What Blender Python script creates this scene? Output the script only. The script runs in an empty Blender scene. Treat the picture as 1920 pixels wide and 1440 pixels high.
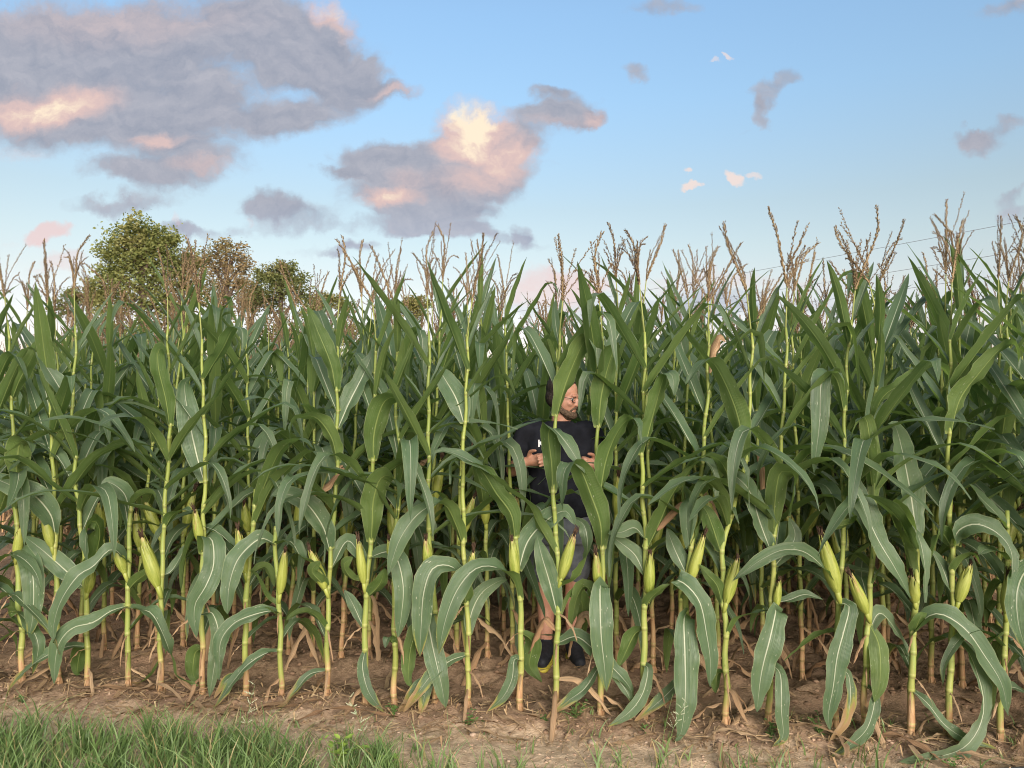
import bpy, bmesh, math, random
import numpy as np
from mathutils import Vector, Matrix
R = math.radians
rng = random.Random(11)
nrng = np.random.default_rng(5)
sc = bpy.context.scene
col = sc.collection

# ---------------------------------------------------------------- camera
CAM_H, PITCH, FPX = 1.6, R(1.79), 1442.0
cam_d = bpy.data.cameras.new('camera')
cam_d.sensor_width = 36.0
cam_d.lens = 36.0 * FPX / 1920.0
cam_d.clip_start = 0.05
cam_d.clip_end = 3000
cam = bpy.data.objects.new('camera', cam_d)
col.objects.link(cam)
cam.location = (0, 0, CAM_H)
cam.rotation_euler = (R(90) + PITCH, 0, 0)
sc.camera = cam

def W(px, py, Y):
    """pixel of the 1920 x 1440 photograph + distance -> place in the world"""
    cx, cy = (px - 960) / FPX, (720 - py) / FPX
    d = Vector((cx, math.cos(PITCH) - cy * math.sin(PITCH), math.sin(PITCH) + cy * math.cos(PITCH)))
    t = Y / d.y
    return Vector((d.x * t, Y, CAM_H + d.z * t))

# ---------------------------------------------------------------- light
SUN_EL, SUN_ROT = R(20), R(166)
EXPOSURE = 1.0
sun_d = bpy.data.lights.new('sun', 'SUN')
sun_d.energy = 3.7
sun_d.angle = R(38)
sun_d.color = (1.0, 0.90, 0.80)
sun = bpy.data.objects.new('sun', sun_d)
col.objects.link(sun)
sdir = Vector((math.sin(SUN_ROT) * math.cos(SUN_EL), math.cos(SUN_ROT) * math.cos(SUN_EL), math.sin(SUN_EL)))
sun.rotation_euler = sdir.to_track_quat('Z', 'Y').to_euler()

sc.view_settings.view_transform = 'Standard'
sc.view_settings.look = 'None'
sc.view_settings.gamma = 1.0
sc.view_settings.exposure = EXPOSURE
sc.view_settings.use_curve_mapping = False
sc.render.engine = 'CYCLES'
sc.cycles.max_bounces = 7
sc.cycles.diffuse_bounces = 3
sc.cycles.glossy_bounces = 2
sc.cycles.transmission_bounces = 4
sc.cycles.use_denoising = True
sc.cycles.filter_width = 1.05

# ---------------------------------------------------------------- node helper
class NG:
    def __init__(s, nt):
        s.nt = nt; s.n = nt.nodes; s.l = nt.links
    def new(s, t, **kw):
        n = s.n.new(t)
        for k, v in kw.items(): setattr(n, k, v)
        return n
    def put(s, sock, v):
        if v is None: return
        if isinstance(v, bpy.types.NodeSocket): s.l.new(v, sock)
        elif isinstance(v, (tuple, list)) and len(v) == 3 and sock.type == 'RGBA': sock.default_value = (*v, 1)
        else: sock.default_value = v
    def math(s, op, a, b=None, c=None, clamp=False):
        n = s.new('ShaderNodeMath', operation=op); n.use_clamp = clamp
        for i, v in enumerate((a, b, c)): s.put(n.inputs[i], v)
        return n.outputs[0]
    def vmath(s, op, a, b=None):
        n = s.new('ShaderNodeVectorMath', operation=op)
        s.put(n.inputs[0], a); s.put(n.inputs[1], b)
        return n.outputs['Value'] if op in ('LENGTH', 'DOT_PRODUCT') else n.outputs[0]
    def mix(s, f, a, b, mode='MIX'):
        n = s.new('ShaderNodeMix', data_type='RGBA', blend_type=mode)
        s.put(n.inputs[0], f); s.put(n.inputs[6], a); s.put(n.inputs[7], b)
        return n.outputs[2]
    def rng(s, v, a, b, c=0.0, d=1.0, smooth=True):
        n = s.new('ShaderNodeMapRange')
        if smooth: n.interpolation_type = 'SMOOTHSTEP'
        for i, x in enumerate((v, a, b, c, d)): s.put(n.inputs[i], x)
        return n.outputs[0]
    def noise(s, vec, scale, detail=3.0, rough=0.55, out=0, dist=0.0):
        n = s.new('ShaderNodeTexNoise')
        s.put(n.inputs['Vector'], vec); n.inputs['Scale'].default_value = scale
        n.inputs['Detail'].default_value = detail; n.inputs['Roughness'].default_value = rough
        n.inputs['Distortion'].default_value = dist
        return n.outputs[out]
    def mapping(s, vec, loc=(0, 0, 0), rot=(0, 0, 0), scale=(1, 1, 1), typ='POINT'):
        n = s.new('ShaderNodeMapping', vector_type=typ)
        s.put(n.inputs[0], vec); n.inputs['Location'].default_value = loc
        if typ != 'NORMAL' : n.inputs['Rotation'].default_value = rot
        n.inputs['Scale'].default_value = scale
        return n.outputs[0]
    def ramp(s, f, stops):
        n = s.new('ShaderNodeValToRGB'); s.put(n.inputs[0], f)
        e = n.color_ramp.elements
        while len(e) < len(stops): e.new(0.5)
        for k, (p, c) in enumerate(stops):
            e[k].position = p; e[k].color = (*c, 1)
        return n.outputs[0]
    def sep(s, v):
        n = s.new('ShaderNodeSeparateXYZ'); s.put(n.inputs[0], v); return n.outputs
    def comb(s, x, y, z):
        n = s.new('ShaderNodeCombineXYZ')
        for i, v in enumerate((x, y, z)): s.put(n.inputs[i], v)
        return n.outputs[0]

# ---------------------------------------------------------------- sky: Nishita + clouds placed by direction
world = bpy.data.worlds.new('World'); sc.world = world; world.use_nodes = True
g = NG(world.node_tree)
bg = g.n['Background']
sky = g.new('ShaderNodeTexSky', sky_type='NISHITA'); sky.sun_disc = False
sky.sun_elevation = SUN_EL; sky.sun_rotation = SUN_ROT
sky.air_density = 1.0; sky.dust_density = 1.0
tc = g.new('ShaderNodeTexCoord')
dirv = g.vmath('NORMALIZE', tc.outputs['Generated'])
dx, dy, dz = g.sep(dirv)[:3]
# evening grading of the clear sky by elevation, the same all round
tint = g.ramp(dz, [(0.0, (0.80, 0.58, 0.66)), (0.08, (0.79, 0.60, 0.62)), (0.154, (0.84, 0.66, 0.56)), (0.20, (0.86, 0.72, 0.59)), (0.25, (0.87, 0.76, 0.63)), (0.37, (0.91, 0.95, 0.90)), (0.46, (0.96, 1.04, 1.02)), (0.7, (1.08, 1.10, 1.10))])
clear = g.mix(1.0, sky.outputs[0], tint, 'MULTIPLY')
# flat coordinates of the half of the sky in front of the field: u = x/y, v = z/y
ysafe = g.math('MAXIMUM', dy, 0.08)
u = g.math('DIVIDE', dx, ysafe); v = g.math('DIVIDE', dz, ysafe)
uv0 = g.comb(u, v, 0.0)
front = g.rng(dy, 0.35, 0.6)
warp1 = g.noise(uv0, 5.0, 4.0, 0.6, out=1)
warp2 = g.noise(uv0, 20.0, 6.0, 0.68, out=1)
w1 = g.vmath('SUBTRACT', warp1, (0.5, 0.5, 0.5)); w2 = g.vmath('SUBTRACT', warp2, (0.5, 0.5, 0.5))
def scl(vec, k):
    n = g.new('ShaderNodeVectorMath', operation='SCALE'); g.put(n.inputs[0], vec); n.inputs['Scale'].default_value = k
    return n.outputs[0]
uvw = g.vmath('ADD', g.vmath('ADD', uv0, scl(w1, 0.10)), scl(w2, 0.040))
def blob(vec, px, py, rx, ry, rot=0.0, wgt=1.0, inner=0.35, outer=1.35):
    d = W(px, py, 1.0)
    m = g.mapping(vec, (d.x, d.z - CAM_H, 0), (0, 0, R(rot)), (rx / FPX, ry / FPX, 1), 'TEXTURE')
    m = g.vmath('MULTIPLY', m, (1, 1, 0))
    return g.rng(g.vmath('LENGTH', m), outer, inner, 0.0, wgt)
def many(vec, lst, op='MAXIMUM', start=None, **kw):
    acc = None
    for b in lst:
        if acc is not None:      # evaluated one after the other (the shader stack is small)
            n = g.new('ShaderNodeVectorMath', operation='MULTIPLY_ADD')
            g.put(n.inputs[0], acc); n.inputs[1].default_value = (1e-7, 1e-7, 1e-7); g.put(n.inputs[2], vec)
            bv = n.outputs[0]
        else: bv = start if start is not None else vec
        e = blob(bv, *b, **kw)
        acc = e if acc is None else g.math(op, acc, e)
    return acc
# px, py, rx, ry, rotation, weight
GREY = [(300, 60, 400, 105, 0), (560, 85, 165, 90, -28), (640, 130, 110, 50, -30), (90, 130, 260, 110, 0), (140, 220, 240, 85, 0, 1.0), (340, 205, 200, 80, 0, 1.0),
        (545, 225, 105, 45, 5, .9), (360, 310, 140, 48, 4), (215, 330, 80, 25, 0, .6), (735, 172, 60, 14, -4, .55), (215, 392, 110, 20, 0, .62), (320, 360, 90, 40, 0, .55),
        (500, 388, 58, 34, 0, .9), (550, 420, 90, 32, -6, .8), (410, 440, 110, 18, 0, .5), (600, 470, 80, 14, 0, .5), (330, 440, 70, 20, 0, .7),
        (790, 330, 190, 72, 6), (920, 310, 110, 70, 0), (885, 258, 92, 66, 0, 1.2), (980, 265, 60, 32, 0, .8), (700, 300, 90, 45, 0, .85), (790, 385, 150, 34, 0, .95),
        (625, 335, 45, 16, 0, .7), (810, 425, 120, 26, -4, .85), (865, 445, 70, 20, 0, .8), (900, 408, 46, 18, 0, .7), (720, 440, 120, 16, 0, .55), (935, 460, 60, 12, 0, .7),
        (1055, 208, 72, 44, -8), (1020, 168, 45, 14, 0, .7), (1000, 215, 45, 30, 0, .5), (1095, 225, 40, 22, 0, .8),
        (1466, 130, 32, 26, 20, .8), (1440, 168, 28, 34, 25, .8), (1431, 207, 22, 26, 0, .8), (1194, 132, 34, 22, -25, .8), (1845, 270, 52, 28, 0, .9), (1900, 240, 44, 22, 0, .75), (1800, 258, 44, 18, 0, .7),
        (1905, 372, 60, 18, 12, .85), (1905, 405, 46, 20, 0, .8), (1245, 6, 100, 28, 8, .75), (1895, 16, 90, 28, 14, .75), (982, 452, 26, 30, 25, .75), (1395, 240, 18, 6, 30, .35),
        (1300, 575, 520, 36, 0, .62), (660, 472, 50, 14, 0, .6), (640, 190, 90, 40, 10, .4), (1010, 480, 160, 16, 0, .35)]
LIT = [(90, 195, 140, 44, 8, 1.1), (30, 292, 70, 22, -6, .8), (315, 268, 60, 20, 0, .7), (215, 30, 320, 60, 0, .28), (640, 22, 70, 30, -45, .75), (400, 320, 70, 18, 0, .4),
       (885, 246, 86, 64, 0, 1.5), (950, 290, 74, 46, 0, .9), (900, 330, 120, 40, 8, .55), (715, 378, 80, 24, 10, .95), (760, 345, 60, 30, 0, .35), (1108, 225, 40, 24, 0, .6), (1040, 230, 60, 20, 0, .3), (740, 172, 50, 12, 0, .5)]
PINK = [(95, 434, 48, 24, 4, 1.25), (110, 488, 52, 22, 0, .75), (20, 455, 40, 10, 0, .4), (1050, 540, 120, 38, 0, .95), (1010, 550, 80, 30, 0, .8), (1100, 530, 60, 18, 0, .5),
        (1400, 532, 240, 20, 0, .6), (1250, 545, 120, 18, 0, .5), (330, 425, 16, 20, 0, .6), (470, 425, 14, 10, 0, .5), (760, 440, 60, 10, 0, .3)]
CREAM = [(1370, 332, 30, 18, -20, 1.3), (1412, 324, 30, 10, 0, .9), (1283, 355, 18, 10, 0, 1.0), (1264, 330, 16, 7, 0, .8), (1376, 84, 14, 8, 0, .8), (1350, 100, 20, 9, 0, .7)]
puff = g.vmath('MULTIPLY', uvw, (1.0, 1.6, 1.0))
fbm = g.noise(puff, 8.0, 8.0, 0.66)
fbm_l = g.noise(g.vmath('ADD', puff, (0.008, 0.016, 0.0)), 8.0, 6.0, 0.62)
relief = g.math('SUBTRACT', fbm, fbm_l)
fine = g.noise(uvw, 45.0, 3.0, 0.6)
def ragged(d, a=1.35, lo=0.22, hi=1.0):
    t = g.math('ADD', d, g.math('MULTIPLY', g.math('SUBTRACT', fbm, 0.5), a))
    t = g.math('ADD', t, g.math('MULTIPLY', g.math('SUBTRACT', fine, 0.5), 0.28))
    t = g.math('MULTIPLY', t, g.rng(d, 0.02, 0.25))
    return g.rng(t, lo, hi)
def after(prev, vec):
    n = g.new('ShaderNodeVectorMath', operation='MULTIPLY_ADD')
    g.put(n.inputs[0], prev); n.inputs[1].default_value = (1e-7, 1e-7, 1e-7); g.put(n.inputs[2], vec)
    return n.outputs[0]
m_grey = g.math('MINIMUM', many(uvw, GREY, op='ADD', inner=0.15, outer=1.45), 1.15)
m_lit = many(uvw, LIT, start=after(m_grey, uvw), inner=0.1, outer=1.5)
m_pink = many(uvw, PINK, start=after(m_lit, uvw))
m_cream = many(uvw, CREAM, start=after(m_pink, uvw))
grey = ragged(m_grey)
lit = g.math('MULTIPLY', m_lit, g.math('ADD', 0.85, g.math('MULTIPLY', relief, 2.2)))
pink = ragged(m_pink, 1.1, 0.28, 1.15)
cream = ragged(m_cream, 1.2, 0.35, 1.05)
# unseen clouds outside the frame, made denser and brighter to add fill light
allround = g.noise(g.mapping(dirv, scale=(1.6, 1.6, 3.2)), 1.6, 6.0, 0.6)
rest = g.math('MULTIPLY', g.rng(allround, 0.44, 0.62, 0.0, 0.9), g.math('SUBTRACT', 1.0, front))
rest = g.math('MULTIPLY', rest, g.rng(dz, 0.0, 0.12))
CK = 1.0 / 0.24            # cloud radiance -> units of the sky texture (background strength x exposure)
def ck(c): return tuple(x * CK for x in c)
shade = g.math('ADD', g.math('MULTIPLY', fbm, 0.55), g.math('MULTIPLY_ADD', relief, 1.7, 0.22), clamp=True)
cgrey = g.mix(shade, ck((0.270, 0.305, 0.395)), ck((0.53, 0.52, 0.575)))
cgrey = g.mix(g.rng(v, 0.30, 0.20), cgrey, g.mix(shade, ck((0.34, 0.39, 0.51)), ck((0.55, 0.57, 0.65))))
clit = g.mix(g.rng(lit, 0.60, 1.15), ck((0.78, 0.56, 0.52)), ck((1.06, 0.88, 0.66)))
cloudc = g.mix(g.rng(lit, 0.0, 0.75), cgrey, clit)
skyc = g.mix(g.math('MULTIPLY', g.math('MULTIPLY', grey, front), 0.96), clear, cloudc)
skyc = g.mix(g.math('MULTIPLY', g.math('MULTIPLY', pink, front), 0.68), skyc, ck((0.90, 0.60, 0.58)))
skyc = g.mix(g.math('MULTIPLY', g.math('MULTIPLY', cream, front), 0.90), skyc, ck((0.92, 0.76, 0.70)))
skyc = g.mix(rest, skyc, g.mix(shade, ck((0.42, 0.43, 0.53)), ck((0.78, 0.66, 0.64))))
g.l.new(skyc, bg.inputs['Color'])
bg.inputs['Strength'].default_value = 0.12
world.cycles.sampling_method = 'MANUAL'
world.cycles.sample_map_resolution = 512

# ---------------------------------------------------------------- object helpers
def mesh_of(name, V, F, mat=None, UV=None, smooth=True, mats=None, midx=None):
    me = bpy.data.meshes.new(name)
    V = np.asarray(V, dtype=np.float32)
    if isinstance(F, np.ndarray):
        k = F.shape[1]; n = F.shape[0]
        me.vertices.add(len(V)); me.vertices.foreach_set('co', V.ravel())
        me.loops.add(n * k); me.loops.foreach_set('vertex_index', F.astype(np.int32).ravel())
        me.polygons.add(n)
        me.polygons.foreach_set('loop_start', np.arange(0, n * k, k, dtype=np.int32))
        me.update(calc_edges=True)
    else:
        me.from_pydata([tuple(map(float, p)) for p in V], [], F)
    if UV is not None:
        uvl = me.uv_layers.new(name='UVMap')
        li = np.empty(len(me.loops), dtype=np.int32); me.loops.foreach_get('vertex_index', li)
        uvl.data.foreach_set('uv', np.asarray(UV, dtype=np.float32)[li].ravel())
    for m in (mats or ([mat] if mat else [])): me.materials.append(m)
    if midx is not None: me.polygons.foreach_set('material_index', np.asarray(midx, dtype=np.int32))
    if smooth: me.polygons.foreach_set('use_smooth', np.ones(len(me.polygons), dtype=bool))
    return me
def link(name, data, parent=None, loc=None, rot=None, scale=None):
    o = bpy.data.objects.new(name, data); col.objects.link(o)
    if parent: o.parent = parent
    if loc is not None: o.location = loc
    if rot is not None: o.rotation_euler = rot
    if scale is not None: o.scale = scale
    return o
def tag(o, label=None, cat=None, group=None, kind=None):
    if label: o['label'] = label
    if cat: o['category'] = cat
    if group: o['group'] = group
    if kind: o['kind'] = kind
    return o
class Acc:
    """collects pieces into one mesh"""
    def __init__(s): s.V, s.F, s.U, s.M, s.n = [], [], [], [], 0
    def add(s, V, F, U=None, m=0):
        V = np.asarray(V, float); s.V.append(V)
        s.F += [tuple(i + s.n for i in f) for f in F]
        s.U.append(np.zeros((len(V), 2)) if U is None else np.asarray(U, float))
        s.M += [m] * len(F); s.n += len(V)
    def mesh(s, name, mats, smooth=True):
        return mesh_of(name, np.concatenate(s.V), s.F, UV=np.concatenate(s.U), mats=mats, midx=s.M, smooth=smooth)
def frames(P):
    P = np.asarray(P, float)
    T = np.gradient(P, axis=0); T /= np.linalg.norm(T, axis=1)[:, None] + 1e-9
    return P, T
def tube(P, rad, sides=8, cap=True, ell=1.0):
    P, T = frames(P); n = len(P); rad = np.broadcast_to(np.asarray(rad, float), (n,))
    ref = np.array([1.0, 0, 0]) if abs(T[0][0]) < 0.8 else np.array([0, 1.0, 0])
    a = ref - T[0] * ref.dot(T[0]); a /= np.linalg.norm(a)
    V, U = [], []
    ang = np.linspace(0, 2 * math.pi, sides, endpoint=False)
    for i in range(n):
        a = a - T[i] * a.dot(T[i]); a /= np.linalg.norm(a) + 1e-9
        b = np.cross(T[i], a)
        V.append(P[i] + rad[i] * (np.cos(ang)[:, None] * a + ell * np.sin(ang)[:, None] * b))
        U.append(np.stack([ang / (2 * math.pi), np.full(sides, i / (n - 1))], 1))
    V = np.concatenate(V); U = np.concatenate(U)
    F = [(i * sides + j, i * sides + (j + 1) % sides, (i + 1) * sides + (j + 1) % sides, (i + 1) * sides + j) for i in range(n - 1) for j in range(sides)]
    if cap:
        F.append(tuple(range(sides - 1, -1, -1))); F.append(tuple((n - 1) * sides + j for j in range(sides)))
    return V, F, U
def spline(C, n):
    """Catmull-Rom through control points, n samples even along the length"""
    C = np.asarray(C, float)
    if len(C) == 2: C = np.array([C[0], (C[0] + C[1]) / 2, C[1]])
    E_ = np.vstack([2 * C[0] - C[1], C, 2 * C[-1] - C[-2]])
    out = []
    for i in range(1, len(E_) - 2):
        p0, p1, p2, p3 = E_[i - 1], E_[i], E_[i + 1], E_[i + 2]
        for t in np.linspace(0, 1, 14, endpoint=False):
            out.append(0.5 * ((2 * p1) + (-p0 + p2) * t + (2 * p0 - 5 * p1 + 4 * p2 - p3) * t * t + (-p0 + 3 * p1 - 3 * p2 + p3) * t ** 3))
    out.append(C[-1]); out = np.array(out)
    d = np.r_[0, np.cumsum(np.linalg.norm(np.diff(out, axis=0), axis=1))]
    s = np.linspace(0, d[-1], n)
    return np.stack([np.interp(s, d, out[:, k]) for k in range(out.shape[1])], 1), d[-1]

# ---------------------------------------------------------------- materials
def mat(name):
    m = bpy.data.materials.new(name); m.use_nodes = True
    gg = NG(m.node_tree); b = gg.n['Principled BSDF']
    return m, gg, b, gg.n['Material Output']
def simple(name, c, rough=0.7, spec=0.3, var=0.0, scale=20.0, bump=0.0):
    m, gg, b, out = mat(name)
    b.inputs['Roughness'].default_value = rough; b.inputs['Specular IOR Level'].default_value = spec
    if var:
        t = gg.new('ShaderNodeTexCoord').outputs['Object']
        nz = gg.noise(t, scale, 4.0, 0.6)
        gg.put(b.inputs['Base Color'], gg.mix(gg.rng(nz, 0.3, 0.7), tuple(x * (1 - var) for x in c), tuple(min(1, x * (1 + var)) for x in c)))
        if bump:
            bn = gg.new('ShaderNodeBump'); bn.inputs['Strength'].default_value = bump; bn.inputs['Distance'].default_value = 0.01
            gg.put(bn.inputs['Height'], nz); gg.put(b.inputs['Normal'], bn.outputs[0])
    else: b.inputs['Base Color'].default_value = (*c, 1)
    return m

def leaf_mat(name, dry=False):
    m, gg, b, out = mat(name)
    uvn = gg.new('ShaderNodeUVMap').outputs[0]
    uu, vv = gg.sep(uvn)[:2]
    geo = gg.new('ShaderNodeNewGeometry'); oi = gg.new('ShaderNodeObjectInfo')
    back = geo.outputs['Backfacing']; isl = geo.outputs['Random Per Island']
    r1 = gg.math('FRACT', gg.math('ADD', gg.math('MULTIPLY', isl, 7.31), oi.outputs['Random']))
    r2 = gg.math('FRACT', gg.math('MULTIPLY', r1, 13.7))
    loc = gg.comb(gg.math('ADD', gg.math('MULTIPLY', uu, 9.0), gg.math('MULTIPLY', r1, 50.0)), gg.math('MULTIPLY', vv, 5.0), gg.math('MULTIPLY', r2, 20.0))
    streak = gg.noise(gg.mapping(loc, scale=(4.0, 0.5, 1)), 1.0, 3.0, 0.6)
    blot = gg.noise(loc, 0.6, 3.0, 0.6)
    au = gg.math('ABSOLUTE', gg.math('SUBTRACT', uu, 0.5))
    wid = gg.math('MULTIPLY_ADD', vv, -0.035, 0.052)
    rib = gg.rng(au, wid, gg.math('MULTIPLY', wid, 0.45))
    if not dry:
        up = gg.mix(r1, (0.068, 0.126, 0.060), (0.118, 0.182, 0.094))
        up = gg.mix(gg.rng(blot, 0.35, 0.7), up, gg.mix(r2, (0.088, 0.146, 0.080), (0.134, 0.186, 0.108)))
        dn = gg.mix(r1, (0.064, 0.120, 0.024), (0.124, 0.186, 0.046))
        dn = gg.mix(gg.rng(blot, 0.4, 0.75), dn, (0.112, 0.170, 0.048))
        c = gg.mix(back, up, dn)
        c = gg.mix(gg.math('MULTIPLY', gg.rng(streak, 0.42, 0.62), 0.55), c, gg.mix(0.5, c, (0.16, 0.22, 0.09)))
        ribc = gg.mix(back, (0.60, 0.64, 0.46), (0.27, 0.34, 0.10))
        c = gg.mix(gg.math('MULTIPLY', rib, gg.math('MULTIPLY_ADD', vv, -0.55, 0.95)), c, ribc)
        # collar
        c = gg.mix(gg.rng(vv, 0.035, 0.0), c, (0.30, 0.36, 0.11))
        # older leaves yellow from the tip and the edges: object colour G says how far
        age = gg.sep(oi.outputs['Color'])[1]
        e1 = gg.math('ADD', gg.math('ADD', vv, gg.math('MULTIPLY', au, 0.55)), gg.math('MULTIPLY', gg.math('SUBTRACT', blot, 0.5), 0.7))
        lim = gg.math('SUBTRACT', 1.82, age)
        yel = gg.math('MULTIPLY', gg.rng(e1, lim, gg.math('ADD', lim, 0.16)), gg.math('GREATER_THAN', age, 0.02))
        brn = gg.math('MULTIPLY', gg.rng(e1, gg.math('ADD', lim, 0.12), gg.math('ADD', lim, 0.26)), gg.math('GREATER_THAN', age, 0.02))
        c = gg.mix(yel, c, (0.30, 0.31, 0.07)); c = gg.mix(brn, c, (0.36, 0.23, 0.11))
        # pale rim and pale feeding specks
        rim = gg.math('MULTIPLY', gg.rng(au, 0.466, 0.494), 0.42)
        c = gg.mix(rim, c, (0.36, 0.40, 0.20))
        vo = gg.new('ShaderNodeTexVoronoi'); vo.feature = 'F1'; gg.put(vo.inputs['Vector'], gg.mapping(loc, scale=(1.0, 3.4, 1))); vo.inputs['Scale'].default_value = 1.05
        sp = gg.math('MULTIPLY', gg.rng(vo.outputs['Distance'], 0.20, 0.11), gg.rng(gg.noise(loc, 0.9, 2.0), 0.50, 0.60))
        c = gg.mix(gg.math('MULTIPLY', sp, gg.math('MULTIPLY_ADD', age, 0.9, 0.10)), c, (0.55, 0.56, 0.40))
        trc, trw = gg.mix(0.55, c, (0.25, 0.40, 0.07)), 0.38
        b.inputs['Roughness'].default_value = 0.42; b.inputs['Specular IOR Level'].default_value = 0.5
        gg.put(b.inputs['Roughness'], gg.math('MULTIPLY_ADD', back, 0.14, gg.math('MULTIPLY_ADD', streak, 0.2, 0.30)))
    else:
        c = gg.mix(r1, (0.32, 0.19, 0.10), (0.52, 0.38, 0.23))
        c = gg.mix(gg.rng(streak, 0.35, 0.65), c, gg.mix(r2, (0.22, 0.125, 0.065), (0.43, 0.30, 0.18)))
        c = gg.mix(gg.math('MULTIPLY', rib, 0.4), c, (0.50, 0.40, 0.26))
        trc, trw = c, 0.18
        b.inputs['Roughness'].default_value = 0.8; b.inputs['Specular IOR Level'].default_value = 0.2
    gg.put(b.inputs['Base Color'], c)
    bn = gg.new('ShaderNodeBump'); bn.inputs['Strength'].default_value = 0.6; bn.inputs['Distance'].default_value = 0.005
    h = gg.math('ADD', gg.math('MULTIPLY', gg.math('SINE', gg.math('MULTIPLY', uu, 150.0)), 0.18), gg.math('ADD', streak, gg.math('MULTIPLY', rib, -0.8)))
    gg.put(bn.inputs['Height'], h); gg.put(b.inputs['Normal'], bn.outputs[0])
    tr = gg.new('ShaderNodeBsdfTranslucent'); gg.put(tr.inputs['Color'], trc)
    mx = gg.new('ShaderNodeMixShader'); mx.inputs[0].default_value = trw
    gg.l.new(b.outputs[0], mx.inputs[1]); gg.l.new(tr.outputs[0], mx.inputs[2]); gg.l.new(mx.outputs[0], out.inputs[0])
    return m
M_LEAF = leaf_mat('corn_leaf_green')
M_DRY = leaf_mat('corn_leaf_dry', True)

def stalk_mat():
    m, gg, b, out = mat('corn_stalk')
    uu, vv = gg.sep(gg.new('ShaderNodeUVMap').outputs[0])[:2]          # v = metres above the soil, u = place between two nodes
    oi = gg.new('ShaderNodeObjectInfo'); obj = gg.new('ShaderNodeTexCoord').outputs['Object']
    geo = gg.new('ShaderNodeNewGeometry')
    r = gg.math('FRACT', gg.math('ADD', oi.outputs['Random'], gg.math('MULTIPLY', geo.outputs['Random Per Island'], 5.3)))
    nz = gg.noise(gg.mapping(obj, scale=(30, 30, 4)), 1.6, 4.0, 0.65)
    green = gg.mix(r, (0.200, 0.222, 0.052), (0.265, 0.275, 0.075))
    green = gg.mix(gg.rng(nz, 0.35, 0.7), green, (0.19, 0.255, 0.065))
    upper = gg.mix(r, (0.150, 0.195, 0.042), (0.215, 0.260, 0.056))
    c = gg.mix(gg.rng(vv, 0.7, 1.3), green, upper)
    tanh = gg.math('ADD', gg.math('MULTIPLY', gg.sep(oi.outputs['Color'])[0], 0.6), gg.math('MULTIPLY', gg.math('SUBTRACT', nz, 0.5), 0.3))
    tanf = gg.rng(vv, gg.math('ADD', tanh, 0.10), gg.math('ADD', tanh, -0.03))
    tan = gg.mix(gg.rng(nz, 0.35, 0.65), (0.40, 0.265, 0.135), (0.27, 0.150, 0.075))
    c = gg.mix(tanf, c, tan)
    # node joints: a dark line and a pale band under it
    c = gg.mix(gg.math('MULTIPLY', gg.rng(uu, 0.93, 0.97), 0.6), c, (0.125, 0.12, 0.035))
    c = gg.mix(gg.math('MULTIPLY', gg.rng(uu, 0.10, 0.02), 0.6), c, (0.34, 0.34, 0.13))
    sp = gg.rng(gg.noise(obj, 55.0, 2.0), 0.66, 0.74)
    c = gg.mix(gg.math('MULTIPLY', sp, 0.5), c, (0.13, 0.08, 0.03))
    gg.put(b.inputs['Base Color'], c); b.inputs['Roughness'].default_value = 0.5; b.inputs['Specular IOR Level'].default_value = 0.35
    bn = gg.new('ShaderNodeBump'); bn.inputs['Strength'].default_value = 0.3; bn.inputs['Distance'].default_value = 0.003
    gg.put(bn.inputs['Height'], nz); gg.put(b.inputs['Normal'], bn.outputs[0])
    return m
M_STALK = stalk_mat()
def husk_mat():
    m, gg, b, out = mat('corn_husk')
    uu, vv = gg.sep(gg.new('ShaderNodeUVMap').outputs[0])[:2]
    oi = gg.new('ShaderNodeObjectInfo')
    loc = gg.comb(gg.math('ADD', gg.math('MULTIPLY', uu, 22.0), gg.math('MULTIPLY', oi.outputs['Random'], 90.0)), gg.math('MULTIPLY', vv, 1.6), oi.outputs['Random'])
    vein = gg.noise(loc, 1.6, 4.0, 0.65)
    c = gg.mix(oi.outputs['Random'], (0.145, 0.185, 0.024), (0.215, 0.245, 0.040))
    c = gg.mix(gg.rng(vein, 0.38, 0.62), c, (0.26, 0.29, 0.062))
    br = gg.noise(gg.mapping(loc, scale=(0.5, 1, 1)), 0.8, 4.0, 0.7)
    amt = gg.sep(oi.outputs['Color'])[1]
    brf = gg.math('MULTIPLY', gg.rng(gg.math('ADD', br, gg.math('MULTIPLY', vv, 0.25)), 0.70, 0.82), amt)
    c = gg.mix(brf, c, (0.27, 0.15, 0.07))
    c = gg.mix(gg.rng(vv, 0.86, 1.0), c, (0.40, 0.31, 0.14))
    gg.put(b.inputs['Base Color'], c); b.inputs['Roughness'].default_value = 0.5
    bn = gg.new('ShaderNodeBump'); bn.inputs['Strength'].default_value = 0.5; bn.inputs['Distance'].default_value = 0.004
    gg.put(bn.inputs['Height'], vein); gg.put(b.inputs['Normal'], bn.outputs[0])
    return m
M_HUSK = husk_mat()
M_SILK = simple('corn_silk', (0.050, 0.030, 0.018), 0.8, 0.2, 0.5, 60)
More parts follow.
